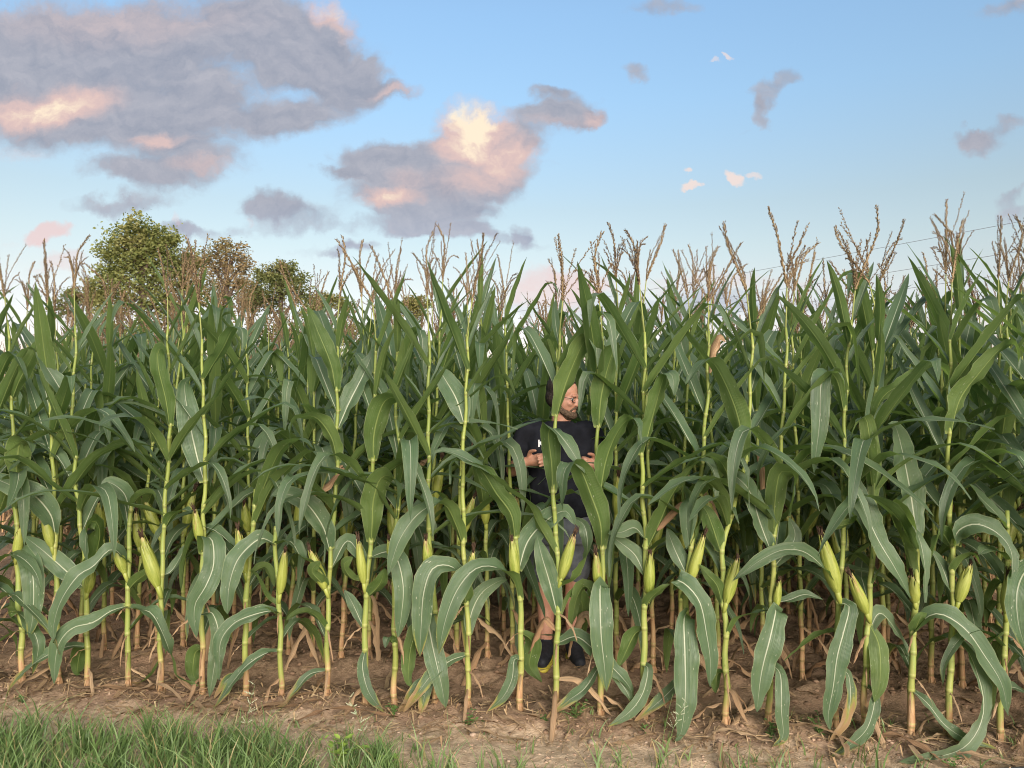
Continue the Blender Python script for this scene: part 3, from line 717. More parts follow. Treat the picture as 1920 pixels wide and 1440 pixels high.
# ---------------------------------------------------------------- the front row, plant by plant
# base pixel x, stalk (px, py) upwards, leaves ((px, py, dY) ..., width in px, (face from, to), age), ears (px, py, tip px, tip py, brown)
def rowY(px, k=0):
    cx = (px - 960) / FPX
    return (ROW_Y0 + k * ROW_GAP) / (1 - ROW_SLOPE * cx)
FRONT = [
 dict(l='leftmost front-row corn plant, one bent leaf hanging at its left foot', s=[(42,1277),(40,1180),(33,1100),(30,970),(28,870),(22,760),(16,640),(15,600)], full=1, lv=[
   ([(32,1050,0),(40,1035,-.06),(56,1055,-.12),(63,1100,-.16),(61,1160,-.17),(53,1196,-.17)],36,(.3,.8),.7),
   ([(38,1180,0),(15,1150,-.06),(35,1150,-.10),(55,1172,-.13),(71,1205,-.16),(68,1240,-.16),(60,1265,-.16)],26,(.3,.6),.8),
   ([(28,905,0),(32,865,-.04),(38,830,-.08),(52,828,-.12),(60,850,-.15)],42,(-.4,0),.2),
   ([(21,748,0),(37,713,-.04),(60,670,-.08),(77,630,-.1)],28,(-.3,-.3),.1)], ear=[(30,1045,38,985,.2)]),
 dict(l='front-row corn plant with a brown, shrivelled foot, second from the left edge', s=[(110,1285),(107,1170),(104,1050),(103,950),(98,850),(94,740),(92,620)], full=1, lv=[
   ([(104,1000,0),(95,965,-.05),(65,930,-.1),(25,912,-.14),(-30,888,-.16)],42,(.6,.7),.3),
   ([(108,1190,0),(100,1225,-.05),(96,1260,-.08)],18,(0,0),.9)], ear=[(100,1025,84,960,.3)]),
 dict(l='front corn plant with a folded leaf over a smooth yellow-green sheath, third from left', s=[(165,1305),(163,1180),(160,1080),(155,1010),(142,920),(140,840),(133,767),(141,690),(142,610)], full=1, lv=[
   ([(160,1085,0),(180,1040,-.03),(188,1000,-.06),(180,978,-.09),(166,985,-.13),(160,1025,-.15),(166,1062,-.15)],42,(-.3,.6),.3),
   ([(161,1100,.02),(120,1067,.02),(80,1032,.0),(45,1005,0)],36,(.7,.7),.2),
   ([(163,1211,0),(125,1213,-.06),(83,1232,-.1),(54,1252,-.12),(25,1282,-.13),(13,1308,-.13)],24,(.5,.2),.95),
   ([(134,765,0),(113,730,-.03),(90,693,-.05),(67,660,-.06)],34,(.5,.5),.1),
   ([(163,1215,.02),(150,1225,.06),(145,1262,.09),(150,1280,.1)],30,(-.4,-.6),.5)], ear=[(163,1112,174,1060,.1)]),
 dict(l='short corn plant with a leaf arching low to both sides, fourth along the front row', s=[(241,1295),(239,1180),(240,1110),(243,1000),(245,930)], lv=[
   ([(241,1056,0),(210,1030,-.1),(175,1062,-.15),(146,1080,-.2),(115,1125,-.22),(101,1170,-.22),(100,1206,-.22)],36,(.4,.8),.5),
   ([(239,1136,0),(208,1146,-.07),(175,1167,-.12),(137,1177,-.16),(113,1202,-.18),(104,1236,-.18),(102,1284,-.18)],30,(.4,.8),.6),
   ([(239,1137,.02),(258,1143,-.06),(283,1150,-.1),(304,1186,-.14),(323,1236,-.15),(330,1268,-.15),(371,1286,-.15)],30,(.3,-.5),.5),
   ([(240,1105,0),(255,1090,-.03),(275,1075,-.06),(290,1062,-.08)],26,(-.4,-.4),.2),
   ([(244,960,0),(232,925,-.04),(205,905,-.08),(185,915,-.10)],34,(.5,.6),.3),
   ([(244,950,0),(262,930,-.04),(285,925,-.07),(300,950,-.1)],26,(.2,-.4),.2)], ear=[(238,1075,212,1000,.9)], topped=1),
 dict(l='front corn plant with a plump ear leaning left over a brown stalk foot', s=[(302,1305),(300,1210),(303,1100),(307,1000),(309,945),(316,860),(319,800),(316,730),(315,610)], full=1, lv=[
   ([(318,800,0),(310,747,-.05),(298,697,-.1),(296,662,-.12),(306,655,-.15),(313,692,-.18)],32,(0,0),.1),
   ([(308,990,0),(325,965,-.03),(345,955,-.06),(358,960,-.09)],26,(-.3,.2),.2),
   ([(305,1080,0),(322,1070,.02),(335,1050,.03),(350,1020,.03)],26,(.3,.3),.3),
   ([(301,1240,0),(285,1265,.03),(262,1280,.05),(245,1300,.05)],18,(.2,.2),1.1)], ear=[(302,1100,270,1000,.05)]),
 dict(l='front corn plant with one long pale leaf hanging straight down before its stalk', s=[(380,1300),(379,1180),(381,1050),(382,960),(386,850),(381,750),(378,640)], full=1, lv=[
   ([(381,1040,0),(385,1010,-.05),(398,1015,-.1),(400,1060,-.15),(385,1100,-.2),(367,1130,-.2),(364,1160,-.2),(369,1196,-.2)],38,(.3,.8),.4),
   ([(380,1150,0),(398,1150,-.06),(410,1186,-.1),(406,1220,-.12),(400,1260,-.13),(393,1308,-.14)],27,(.5,.8),.6),
   ([(384,905,.0),(368,850,.03),(354,785,.05),(346,725,.05),(357,707,.0)],44,(.8,.8),.1),
   ([(381,713,0),(400,683,-.05),(420,650,-.1),(437,617,-.14),(453,618,-.17),(455,660,-.2)],30,(0,0),.1),
   ([(379,1215,.02),(366,1225,.05),(362,1262,.08),(372,1280,.08)],30,(-.5,-.6),.5)], ear=[(380,1018,368,955,.9)]),
 dict(l='topped corn plant with a bare stub and a yellow-edged leaf arching over it', s=[(461,1308),(460,1215),(461,1130),(466,1060),(473,1007),(478,948),(479,917)], lv=[
   ([(480,985,0),(509,915,-.05),(547,873,-.1),(575,850,-.14),(597,850,-.17),(607,882,-.2),(603,917,-.2)],34,(-.2,.2),.75),
   ([(461,1165,0),(480,1150,-.05),(505,1145,-.08),(520,1155,-.1)],26,(-.2,-.4),.3),
   ([(460,1245,0),(448,1268,-.04),(425,1275,-.06),(400,1330,-.08)],16,(.4,.4),1.2),
   ([(463,1085,0),(480,1070,.02),(500,1065,.04),(515,1100,.06)],28,(-.4,-.5),.3)], ear=[(463,1075,448,990,.4)], topped=1),
 dict(l='topped corn plant with a fat ear tight against its bare stub', s=[(527,1311),(526,1215),(524,1132),(519,1073),(516,1023),(516,986)], lv=[
   ([(516,1018,0),(490,1010,-.06),(465,1027,-.1),(443,1055,-.15),(430,1098,-.17),(426,1152,-.17)],40,(.5,.8),.5),
   ([(516,1020,0),(545,1016,-.05),(565,1045,-.09),(590,1058,-.12),(612,1085,-.13)],32,(.1,-.5),.3),
   ([(525,1150,0),(505,1146,-.06),(463,1157,-.11),(434,1173,-.14),(413,1207,-.16),(411,1275,-.16)],30,(.4,.8),.5),
   ([(526,1221,0),(497,1226,-.05),(463,1248,-.09),(434,1282,-.12),(405,1323,-.14),(397,1367,-.15)],24,(.3,.3),.9),
   ([(524,1135,0),(500,1120,.02),(480,1080,.03),(462,1068,.02)],30,(-.5,-.4),.3)], ear=[(524,1115,534,1030,.2)], topped=1),
 dict(l='tall corn plant leaning right, its ear pointing up left under a wide leaf', s=[(614,1318),(613,1215),(615,1157),(617,1090),(620,1027),(632,900),(632,823),(632,747),(632,680),(633,617)], full=1, lv=[
   ([(619,1030,0),(604,985,-.05),(570,940,-.1),(530,925,-.15),(505,932,-.17)],42,(.6,.7),.3),
   ([(614,1180,0),(588,1152,-.05),(563,1148,-.08),(535,1162,-.1)],26,(-.3,-.4),.4),
   ([(613,1257,0),(580,1265,-.05),(555,1294,-.08),(534,1319,-.1),(517,1334,-.1)],20,(.3,.3),1.2),
   ([(633,735,0),(620,683,-.04),(595,620,-.08),(577,575,-.1)],36,(-.2,-.3),.1),
   ([(633,870,0),(622,823,-.05),(597,787,-.1),(572,780,-.14),(548,795,-.18),(542,848,-.2)],36,(0,.3),.3),
   ([(632,805,.0),(655,755,.04),(685,695,.09),(705,645,.12)],40,(.6,.6),.1),
   ([(618,1065,0),(650,1015,.02),(672,1035,.0),(690,1060,-.02)],30,(.5,.5),.3),
   ([(632,880,.03),(642,878,.02),(612,908,.0),(570,936,-.03)],26,(.5,.5),9),
   ([(617,1105,0),(600,1090,-.06),(585,1070,-.09),(600,1052,-.12)],26,(-.5,-.3),.2)], ear=[(614,1105,585,1030,.6)]),
 dict(l='tall corn plant with a broad dark leaf standing up and folded over to the right', s=[(685,1303),(684,1215),(685,1132),(690,1069),(695,1019),(699,900),(702,760),(705,650)], full=1, lv=[
   ([(695,1019,0),(698,980,-.05),(700,940,-.08),(712,900,-.12),(732,893,-.16),(746,920,-.2),(744,970,-.2)],44,(0,.2),.3),
   ([(692,1045,0),(725,1035,-.05),(745,1050,-.1),(756,1100,-.14),(753,1150,-.15),(746,1197,-.15)],36,(.5,.8),.6),
   ([(684,1220,0),(680,1253,-.05),(690,1294,-.09),(709,1323,-.12),(722,1338,-.13)],22,(.5,.4),.9),
   ([(698,866,0),(702,810,-.05),(717,760,-.1),(735,745,-.14),(748,755,-.17),(747,812,-.2)],42,(0,.2),.2),
   ([(686,1120,0),(712,1095,-.05),(722,1065,-.07)],30,(-.5,-.4),.3),
   ([(688,1090,0),(660,1085,-.04),(645,1060,-.07),(662,1045,-.1)],28,(-.5,-.2),.3),
   ([(684,1175,.02),(660,1130,.04),(645,1105,.05)],24,(.5,.5),.3)], ear=[(688,1095,677,1010,.3)]),
 dict(l='slim corn plant with its lower stalk bare and yellow, right of the folded broad leaf', s=[(740,1312),(738,1298),(742,1202),(738,1157),(742,1050),(745,970),(750,850),(741,760),(745,650)], full=1, lv=[
   ([(741,1210,0),(728,1195,-.04),(722,1215,-.06)],22,(-.3,-.2),.5),
   ([(744,1000,0),(765,980,.03),(795,975,.05),(820,1000,.05)],36,(.3,.5),.3)], ear=[(739,1060,730,1010,.3)]),
 dict(l='corn plant half hidden behind three pale hanging leaves, left of mid front row', s=[(817,1322),(815,1220),(816,1132),(808,1060),(802,965),(804,870),(803,760),(805,650)], full=1, lv=[
   ([(815,1150,0),(803,1160,-.05),(812,1215,-.1),(826,1275,-.14),(836,1328,-.14)],38,(.5,.9),.7),
   ([(816,1185,0),(790,1175,-.02),(772,1210,-.03),(766,1270,-.03),(776,1290,-.03)],34,(-.5,-.6),.4),
   ([(816,1255,0),(800,1290,-.06),(790,1340,-.1),(783,1378,-.12)],22,(.6,.5),1.1),
   ([(815,1265,0),(785,1290,-.06),(762,1320,-.08),(745,1345,-.08)],26,(.4,.3),1.2)], ear=[(808,1070,800,1010,.8)]),
 dict(l='corn plant with an upright ear tipped with dark silk and pale leaves hanging left', s=[(877,1327),(878,1215),(877,1152),(873,1085),(869,1023),(869,950),(867,865),(873,770),(877,680),(876,630)], full=1, lv=[
   ([(869,1020,0),(855,985,-.05),(837,950,-.1),(815,945,-.14),(780,968,-.18),(748,1015,-.22),(728,1078,-.22)],42,(-.2,.8),.3),
   ([(873,1088,.0),(845,1062,-.08),(812,1066,-.12),(795,1110,-.15),(790,1170,-.15),(787,1232,-.15)],42,(.4,.9),.8),
   ([(878,1190,0),(884,1150,.03),(903,1112,.05),(935,1090,.06),(952,1087,.06)],30,(.7,.7),.4),
   ([(878,1228,0),(843,1240,-.06),(806,1270,-.1),(785,1298,-.12),(757,1335,-.12)],24,(.4,.4),1.1),
   ([(874,795,0),(855,747,.05),(832,707,.09),(820,684,.12)],46,(.8,.8),.1),
   ([(876,1135,0),(870,1110,-.05),(868,1080,-.07)],34,(-.7,-.7),.3)], ear=[(878,1100,888,1030,.3)]),
 dict(l='topped corn plant with a clasping ear and a broad leaf curving up to the left', s=[(974,1342),(977,1215),(976,1132),(970,1073),(967,1005)], lv=[
   ([(976,1126,0),(960,1085,-.05),(925,1063,-.1),(890,1068,-.13),(858,1105,-.16),(836,1160,-.18),(822,1228,-.18)],40,(.1,.9),.8),
   ([(968,1010,0),(958,965,-.04),(930,925,-.08),(905,885,-.1),(880,868,-.14),(850,866,-.18),(845,908,-.2)],42,(-.3,.4),.3),
   ([(977,1236,0),(964,1238,-.04),(960,1273,-.06),(943,1307,-.08),(914,1334,-.09)],22,(.5,.3),.9),
   ([(977,1186,.02),(998,1205,.06),(993,1248,.1),(1016,1280,.11)],34,(-.5,-.6),.5),
   ([(972,1070,0),(990,1015,.02),(1025,976,.0),(1060,958,-.03),(1078,985,-.05)],42,(.7,.6),.3)], ear=[(973,1085,967,1010,.1)], topped=1),
 dict(l='corn plant in front of the man, a brown-streaked ear leaning right from its stalk', s=[(1042,1335),(1043,1215),(1047,1152),(1047,1057),(1037,940),(1038,860),(1042,780),(1045,700),(1050,640)], full=1, lv=[
   ([(1044,1040,0),(1010,985,-.03),(990,945,-.05),(955,922,-.06),(920,890,-.1),(870,858,-.14),(822,845,-.18),(808,880,-.2)],38,(-.4,.4),.3),
   ([(1047,1150,0),(1030,1090,-.02),(1015,1040,-.03),(1007,1005,0)],38,(.8,.8),.2),
   ([(1048,1100,0),(1080,1085,-.06),(1097,1055,-.08),(1102,1020,-.08),(1095,985,-.05),(1072,970,0)],36,(-.3,.6),.3),
   ([(1043,1205,0),(1080,1194,-.05),(1110,1215,-.08),(1145,1248,-.1),(1180,1288,-.1),(1190,1322,-.1)],34,(.6,.4),.6),
   ([(1046,1165,.01),(1072,1115,.06),(1092,1135,.1),(1088,1205,.12)],32,(-.5,-.6),.4),
   ([(1044,1180,.01),(1022,1160,.03),(1003,1190,.05),(992,1226,.06)],20,(.3,.3),9),
   ([(1042,1272,0),(1090,1275,-.04),(1122,1308,-.06),(1147,1342,-.07)],16,(.4,.2),9),
   ([(1036,925,0),(1034,870,-.03),(1028,818,-.06),(1035,802,-.09),(1055,822,-.13),(1075,850,-.16),(1098,890,-.18)],38,(-.2,.7),.3),
   ([(1042,782,0),(1060,723,-.06),(1087,657,-.12),(1103,632,-.16),(1116,640,-.2),(1120,692,-.22)],44,(0,.1),.1)], ear=[(1052,1085,1077,1000,.95)]),
 dict(l='corn plant with a pale leaf hanging flat below its ear, right of the man', s=[(1126,1352),(1125,1277),(1126,1200),(1129,1090),(1131,1036),(1122,930),(1117,845),(1122,800),(1125,740),(1130,640)], full=1, lv=[
   ([(1131,1032,0),(1125,980,-.05),(1108,930,-.08),(1090,885,-.12),(1072,868,-.16),(1057,890,-.2),(1055,955,-.2)],46,(-.2,.4),.4),
   ([(1127,1112,0),(1125,1098,-.06),(1125,1130,-.12),(1127,1190,-.16),(1133,1245,-.16),(1138,1298,-.16)],42,(.8,1),.75),
   ([(1126,1190,.02),(1100,1150,.06),(1076,1178,.1),(1064,1232,.12)],24,(.4,.3),9),
   ([(1128,1150,.02),(1100,1100,.06),(1082,1120,.09),(1070,1180,.1)],30,(-.5,-.6),.5),
   ([(1125,1250,0),(1097,1290,-.05),(1064,1315,-.08),(1025,1347,-.1)],22,(.4,.4),1.1),
   ([(1119,803,0),(1128,740,-.05),(1145,672,-.1),(1156,658,-.13),(1161,712,-.16)],40,(-.1,.1),.1),
   ([(1122,940,0),(1135,870,-.05),(1155,815,-.1),(1180,785,-.13),(1197,795,-.17),(1204,833,-.2)],42,(-.2,.2),.2),
   ([(1127,1255,0),(1145,1262,-.05),(1172,1292,-.09),(1190,1330,-.1)],24,(.4,.3),.8)], ear=[(1122,1100,1117,1035,.8)]),
 dict(l='front corn plant with a great leaf sweeping up right, folded at its tip', s=[(1209,1357),(1207,1215),(1209,1148),(1211,1073),(1212,1032),(1206,950),(1203,860),(1207,750),(1210,650)], full=1, lv=[
   ([(1212,1030,0),(1235,985,-.04),(1262,925,-.08),(1300,875,-.12),(1322,864,-.16),(1340,888,-.19),(1342,942,-.2)],44,(-.5,.3),.3),
   ([(1208,1140,0),(1222,1120,-.05),(1240,1105,-.09),(1258,1095,-.1)],28,(-.4,-.3),.3),
   ([(1207,1246,0),(1215,1256,-.05),(1205,1300,-.08),(1180,1335,-.12),(1140,1362,-.15)],24,(.5,.4),.8),
   ([(1208,1180,.02),(1190,1190,.05),(1170,1230,.08),(1158,1255,.08)],34,(-.5,-.6),.4),
   ([(1210,1078,.0),(1190,1040,.02),(1160,1015,.03),(1145,1005,.03)],32,(.7,.7),.2),
   ([(1204,855,0),(1222,790,-.05),(1238,730,-.1),(1248,700,-.13),(1261,706,-.17),(1264,742,-.2)],44,(0,.1),.1),
   ([(1211,1010,0),(1190,990,-.03),(1165,998,-.05),(1140,1000,-.06)],30,(.5,.5),.2)], ear=[(1210,1115,1213,1035,.2)]),
 dict(l='corn plant hidden by one huge leaf that hangs almost to the grass', s=[(1283,1365),(1283,1260),(1284,1150),(1290,1060),(1302,990),(1315,930),(1316,870),(1322,800),(1327,740),(1328,650)], full=1, lv=[
   ([(1284,1150,-.02),(1282,1165,-.1),(1284,1230,-.16),(1285,1300,-.2),(1278,1370,-.22),(1263,1428,-.22)],46,(1,1),.6),
   ([(1286,1112,0),(1262,1088,-.06),(1285,1096,-.12),(1312,1130,-.15),(1325,1190,-.16),(1332,1240,-.16),(1332,1288,-.16)],42,(.5,.9),.6),
   ([(1297,1030,.0),(1312,990,0),(1308,940,-.05),(1295,922,-.1),(1291,970,-.14),(1287,1030,-.14)],40,(-.3,.7),.4),
   ([(1327,700,.02),(1333,655,0),(1348,630,-.02),(1362,642,-.03)],26,(.3,.3),9),
   ([(1310,955,.03),(1285,945,.02),(1255,965,.0),(1232,995,-.02)],20,(.3,.3),9),
   ([(1283,1260,0),(1262,1290,-.05),(1225,1325,-.08),(1190,1352,-.1)],22,(.4,.3),1.1),
   ([(1288,1075,.02),(1265,1030,.04),(1250,990,.05)],34,(.8,.8),.2)], ear=[(1284,1092,1312,1000,.3)]),
 dict(l='slender corn plant with a leaning ear and dark silk, its foot dry and brown', s=[(1362,1355),(1361,1257),(1360,1173),(1356,1110),(1352,1036),(1372,960),(1398,870),(1402,810),(1406,740),(1410,650)], full=1, lv=[
   ([(1353,1036,0),(1340,1000,-.03),(1325,960,-.05),(1312,945,-.06)],34,(-.6,-.5),.3),
   ([(1358,1138,0),(1345,1100,-.03),(1325,1075,-.05),(1311,1058,-.04)],24,(-.5,-.5),.3),
   ([(1360,1195,0),(1385,1160,-.03),(1415,1150,-.03),(1452,1143,0)],26,(-.2,.3),.3),
   ([(1362,1290,0),(1378,1300,-.04),(1390,1330,-.06),(1402,1355,-.07)],14,(.2,.2),9),
   ([(1397,868,0),(1385,790,-.05),(1360,720,-.1),(1332,675,-.14),(1310,685,-.18),(1287,722,-.2)],42,(-.3,.3),.2),
   ([(1361,1260,.02),(1345,1265,.05),(1342,1300,.07)],24,(-.5,-.6),.5)], ear=[(1357,1130,1378,1045,.1)]),
 dict(l='corn plant whose ear sits on the collar of a broad leaf with a white midrib', s=[(1441,1362),(1442,1298),(1447,1180),(1448,1090),(1452,1005),(1460,900),(1465,830),(1473,700),(1475,640)], full=1, lv=[
   ([(1450,1150,-.02),(1454,1146,-.08),(1444,1195,-.14),(1428,1260,-.16),(1419,1335,-.16)],46,(1,1),.5),
   ([(1443,1245,0),(1463,1265,-.08),(1465,1330,-.14),(1468,1380,-.16),(1449,1424,-.2)],26,(.6,.6),.8),
   ([(1452,1008,0),(1452,950,-.04),(1460,892,-.08),(1475,884,-.12),(1490,895,-.15),(1479,968,-.17)],36,(-.2,.4),.4),
   ([(1450,1038,0),(1425,980,.0),(1405,920,-.02),(1375,890,-.03),(1350,878,-.03)],38,(.8,.8),.2),
   ([(1449,1130,.02),(1480,1125,0),(1510,1115,0),(1545,1125,-.02)],24,(.3,.4),.3),
   ([(1449,1060,.02),(1490,1010,.04),(1480,970,.05)],28,(.6,.6),.2)], ear=[(1455,1140,1462,1085,.2)]),
 dict(l='corn plant with a smooth pointed ear and a long leaf arched to the left', s=[(1567,1363),(1568,1250),(1571,1130),(1583,1000),(1580,880),(1584,780),(1588,690),(1595,600)], full=1, lv=[
   ([(1571,1112,0),(1548,1070,-.04),(1510,1036,-.08),(1470,1031,-.1),(1435,1045,-.12),(1405,1065,-.12),(1372,1090,-.1)],30,(.5,.6),.3),
   ([(1570,1130,0),(1592,1138,-.06),(1583,1180,-.1),(1570,1230,-.13),(1562,1290,-.15),(1553,1340,-.15),(1557,1373,-.15)],38,(.6,.8),.5),
   ([(1568,1250,0),(1592,1270,-.06),(1590,1340,-.1),(1555,1432,-.14)],20,(.7,.5),1.35),
   ([(1580,905,0),(1590,890,-.05),(1612,938,-.1),(1645,1010,-.14),(1675,1060,-.16),(1709,1122,-.16)],46,(.7,.8),.3),
   ([(1584,772,0),(1570,715,-.05),(1552,698,-.1),(1540,720,-.14),(1537,790,-.16),(1530,850,-.16),(1526,888,-.16)],34,(-.2,.7),.6),
   ([(1582,985,0),(1600,980,-.04),(1560,990,-.07)],30,(-.3,-.2),.3),
   ([(1568,1185,0),(1540,1190,.02),(1500,1215,.04),(1470,1240,.04)],34,(-.4,-.3),.4)], ear=[(1572,1110,1541,998,.15)]),
 dict(l='corn plant with a split husk flaring open beside its forked stalk', s=[(1620,1350),(1622,1257),(1626,1194),(1629,1152),(1634,1065),(1637,1020),(1638,950),(1630,850),(1640,740),(1648,640)], full=1, lv=[
   ([(1622,1285,0),(1640,1305,-.06),(1626,1365,-.12),(1587,1402,-.18),(1556,1422,-.22)],22,(.6,.4),.9),
   ([(1628,1170,0),(1648,1210,-.05),(1650,1272,-.08),(1640,1318,-.09)],34,(-.7,-.6),.4),
   ([(1638,952,0),(1638,880,-.03),(1630,820,-.06),(1622,783,-.08),(1605,798,-.12),(1588,838,-.14)],30,(-.2,.2),.2),
   ([(1637,785,0),(1657,743,-.05),(1695,718,-.09),(1730,695,-.12),(1757,685,-.15),(1777,700,-.18),(1778,740,-.2)],32,(-.4,.2),.2),
   ([(1632,1100,0),(1645,1078,-.03),(1656,1052,-.04)],10,(-.3,-.3),.2),
   ([(1626,1190,0),(1650,1150,.02),(1685,1190,.04),(1705,1230,.05)],32,(.5,.5),.3)], ear=[(1625,1150,1594,1075,.95)]),
 dict(l='topped corn plant with a stubby round-tipped ear under a folded hanging leaf', s=[(1707,1370),(1709,1298),(1710,1236),(1713,1186),(1716,1132),(1720,1060),(1719,1000)], lv=[
   ([(1717,1095,0),(1692,1015,.0),(1670,962,-.04),(1695,963,-.1),(1722,1005,-.14),(1735,1070,-.16),(1735,1130,-.16)],40,(-.4,.7),.5),
   ([(1713,1190,0),(1735,1160,-.04),(1765,1152,-.08),(1810,1180,-.12),(1845,1228,-.14),(1878,1282,-.16),(1891,1343,-.16)],42,(.4,.8),.6),
   ([(1710,1295,0),(1740,1320,-.05),(1770,1358,-.09),(1812,1386,-.12),(1868,1410,-.15)],22,(.6,.5),.85),
   ([(1719,1005,.03),(1708,930,.05),(1695,860,.02),(1680,802,-.02),(1667,795,-.06)],48,(.9,.9),.1),
   ([(1712,1190,0),(1725,1160,-.05),(1738,1150,-.06)],26,(-.5,-.5),.3)], ear=[(1717,1130,1711,1075,.3)], topped=1),
 dict(l='corn plant with a smooth clasping ear and a leaf trailing down onto the soil', s=[(1777,1380),(1782,1257),(1787,1165),(1787,1100),(1784,1023),(1779,890),(1778,820),(1779,750),(1783,617)], full=1, lv=[
   ([(1787,1200,0),(1815,1222,-.05),(1840,1290,-.1),(1842,1345,-.13),(1815,1395,-.16),(1767,1420,-.2),(1685,1428,-.25)],34,(.4,.7),.5),
   ([(1784,1022,0),(1797,995,-.05),(1830,983,-.1),(1870,1000,-.13),(1896,1035,-.16),(1897,1098,-.18)],40,(.6,.8),.5),
   ([(1784,1025,0),(1765,1000,-.02),(1750,1030,-.06),(1742,1058,-.08)],34,(-.5,-.5),.3),
   ([(1779,815,0),(1800,750,-.05),(1840,695,-.1),(1880,650,-.14),(1903,646,-.18),(1911,692,-.2)],44,(-.4,.2),.2),
   ([(1787,1110,0),(1765,1060,.02),(1745,1030,.03)],28,(.8,.8),.2),
   ([(1787,1075,0),(1805,1050,-.05),(1825,1040,-.08),(1838,1060,-.1)],34,(-.4,.2),.3)], ear=[(1789,1130,1812,1055,.1)]),
 dict(l='topped corn plant at the right end with an ear pressed to its stalk', s=[(1874,1390),(1878,1298),(1885,1215),(1887,1132),(1888,1060),(1889,998),(1887,957)], lv=[
   ([(1888,1050,0),(1872,1035,-.04),(1850,1030,-.07),(1835,1040,-.09)],34,(.3,.3),.4),
   ([(1887,990,0),(1865,960,-.05),(1840,935,-.08),(1815,905,-.1)],34,(.6,.6),.4),
   ([(1886,1190,0),(1860,1200,-.02),(1845,1215,-.03)],30,(-.4,-.3),.3),
   ([(1880,1290,0),(1905,1290,.03),(1935,1305,.05)],22,(.4,.4),.9)], ear=[(1892,1150,1895,1075,.3)], topped=1),
 dict(l='corn plant cut by the right edge of the picture, pale leaf drooping into view', s=[(1950,1402),(1952,1300),(1955,1150),(1955,1000),(1950,850),(1945,700),(1948,620)], full=1, lv=[
   ([(1955,1085,0),(1925,1070,-.08),(1907,1110,-.14),(1910,1170,-.16),(1925,1222,-.16)],44,(.6,.9),.7)], ear=[(1955,1100,1940,1030,.2)]),
]
def front_plant(d, idx):
    S = d['s']; Y = rowY(S[0][0])
    b = W(S[0][0], S[0][1], Y); bx = b.x
    gz = float(ground_z(bx, Y))
    root = link('corn_plant', None, None, (bx, Y, gz)); tag(root, d['l'], 'corn plant', 'corn plants of the front row')
    pts = [W(px, py, Y) for px, py in S]
    hs = np.array([0.0] + [p.z - gz for p in pts[1:]]); xs = np.array([0.0] + [p.x - bx for p in pts[1:]])
    keep = np.r_[True, np.diff(hs) > .01]; hs, xs = hs[keep], xs[keep]
    r_ = random.Random(900 + idx); za, zp = r_.uniform(.002, .005), r_.uniform(0, 6)
    dense = np.linspace(0, hs[-1], 60)
    sm = np.interp(dense, hs, xs)
    for _ in range(3): sm = np.r_[sm[0], (sm[:-2] + sm[1:-1] * 2 + sm[2:]) / 4, sm[-1]]
    H = hs[-1] if d.get('topped') else max(1.97, hs[-1])
    def path(h): return (float(np.interp(h, dense, sm)) + za * math.sin(h * 22 + zp), .004 * math.sin(h * 19 + zp * 2))
    lh = []
    for L in d['lv']:
        p = W(L[0][0][0], L[0][0][1], Y); lh.append(p.z - gz)
    nodes = sorted(lh); nd = []
    for h in nodes:
        if not nd or h - nd[-1] > .05: nd.append(h)
    for h in NODES:
        if all(abs(h - q) > .07 for q in nd): nd.append(h)
    nd = sorted(q for q in nd if .03 < q < H)
    acc = Acc(); V, F, U = stalk_geo(path, nd, r0=r_.uniform(.0140, .0172), r1=.0062, sides=10, top=H); acc.add(V, F, U)
    brace_roots(acc, r_, (0, 0))
    st = link('stalk', acc.mesh('stalk', [M_STALK]), root); st.color = (r_.choice((.08, .12, .2, .25, .4)), 0, 0, 1)
    for li, L in enumerate(d['lv']):
        C = []
        for (px, py, dy) in L[0]:
            q = W(px, py, Y + dy); C.append([q.x - bx, q.y - Y, q.z - gz])
        C = np.array(C); h0 = C[0][2]; x0, y0 = path(h0); C[0] = (x0, y0, h0)
        out = C[1] - C[0]; out[2] = 0; out /= np.linalg.norm(out) + 1e-9; C[0] += out * .008
        # keep the blade above the soil
        for k in range(len(C)):
            C[k][2] = max(C[k][2], float(ground_z(bx + C[k][0], Y + C[k][1])) - gz + .012)
        P, LL = spline(C, 24); n = len(P)
        for k in range(n):
            P[k][2] = max(P[k][2], float(ground_z(bx + P[k][0], Y + P[k][1])) - gz + .010)
        age = L[3]; dry = age > 5
        wm = L[1] / FPX * Y * 1.08
        Vl, Fl, Ul = leaf_geo(P - P[0], wm, face=L[2], vfold=(.95, .22, .30), ripple=(.012 if not dry else .018) * min(1, (LL / .55) ** 1.2), wave=max(.35, min(1, LL / .6)), seed=idx * 31 + li, cols=6, full=4.2, curl=.7 if dry else 0)
        o = link('leaf', mesh_of('corn_leaf', Vl, Fl, M_DRY if dry else M_LEAF, Ul), root, tuple(P[0])); o.color = (0, min(age, 1.4), 0, 1)
        if dry: o['label'] = 'brown withered leaf'
    az0 = r_.uniform(0, 6.28)
    if d.get('full'):
        for i, h in enumerate(NODES):
            if h < .95 or h > H or (idx in (13, 14, 15) and 1.0 < h < 1.62) or (idx == 12 and h < 1.5) or any(abs(h - q) < .085 for q in lh): continue
            kind = node_kind(i, 0); x0, y0 = path(h); a = az0 + math.pi * (i % 2) + r_.gauss(0, .35)
            add_leaf(root, kind, (x0 + .006 * math.cos(a), y0 + .006 * math.sin(a), h), a, sc_=r_.uniform(.9, 1.08))
        x0, y0 = path(H)
        link('tassel', TASSELS[idx % len(TASSELS)], root, (x0, y0, H - .015), (r_.gauss(0, .06), r_.gauss(0, .06), r_.uniform(0, 6.28)), [r_.uniform(.95, 1.2)] * 3)
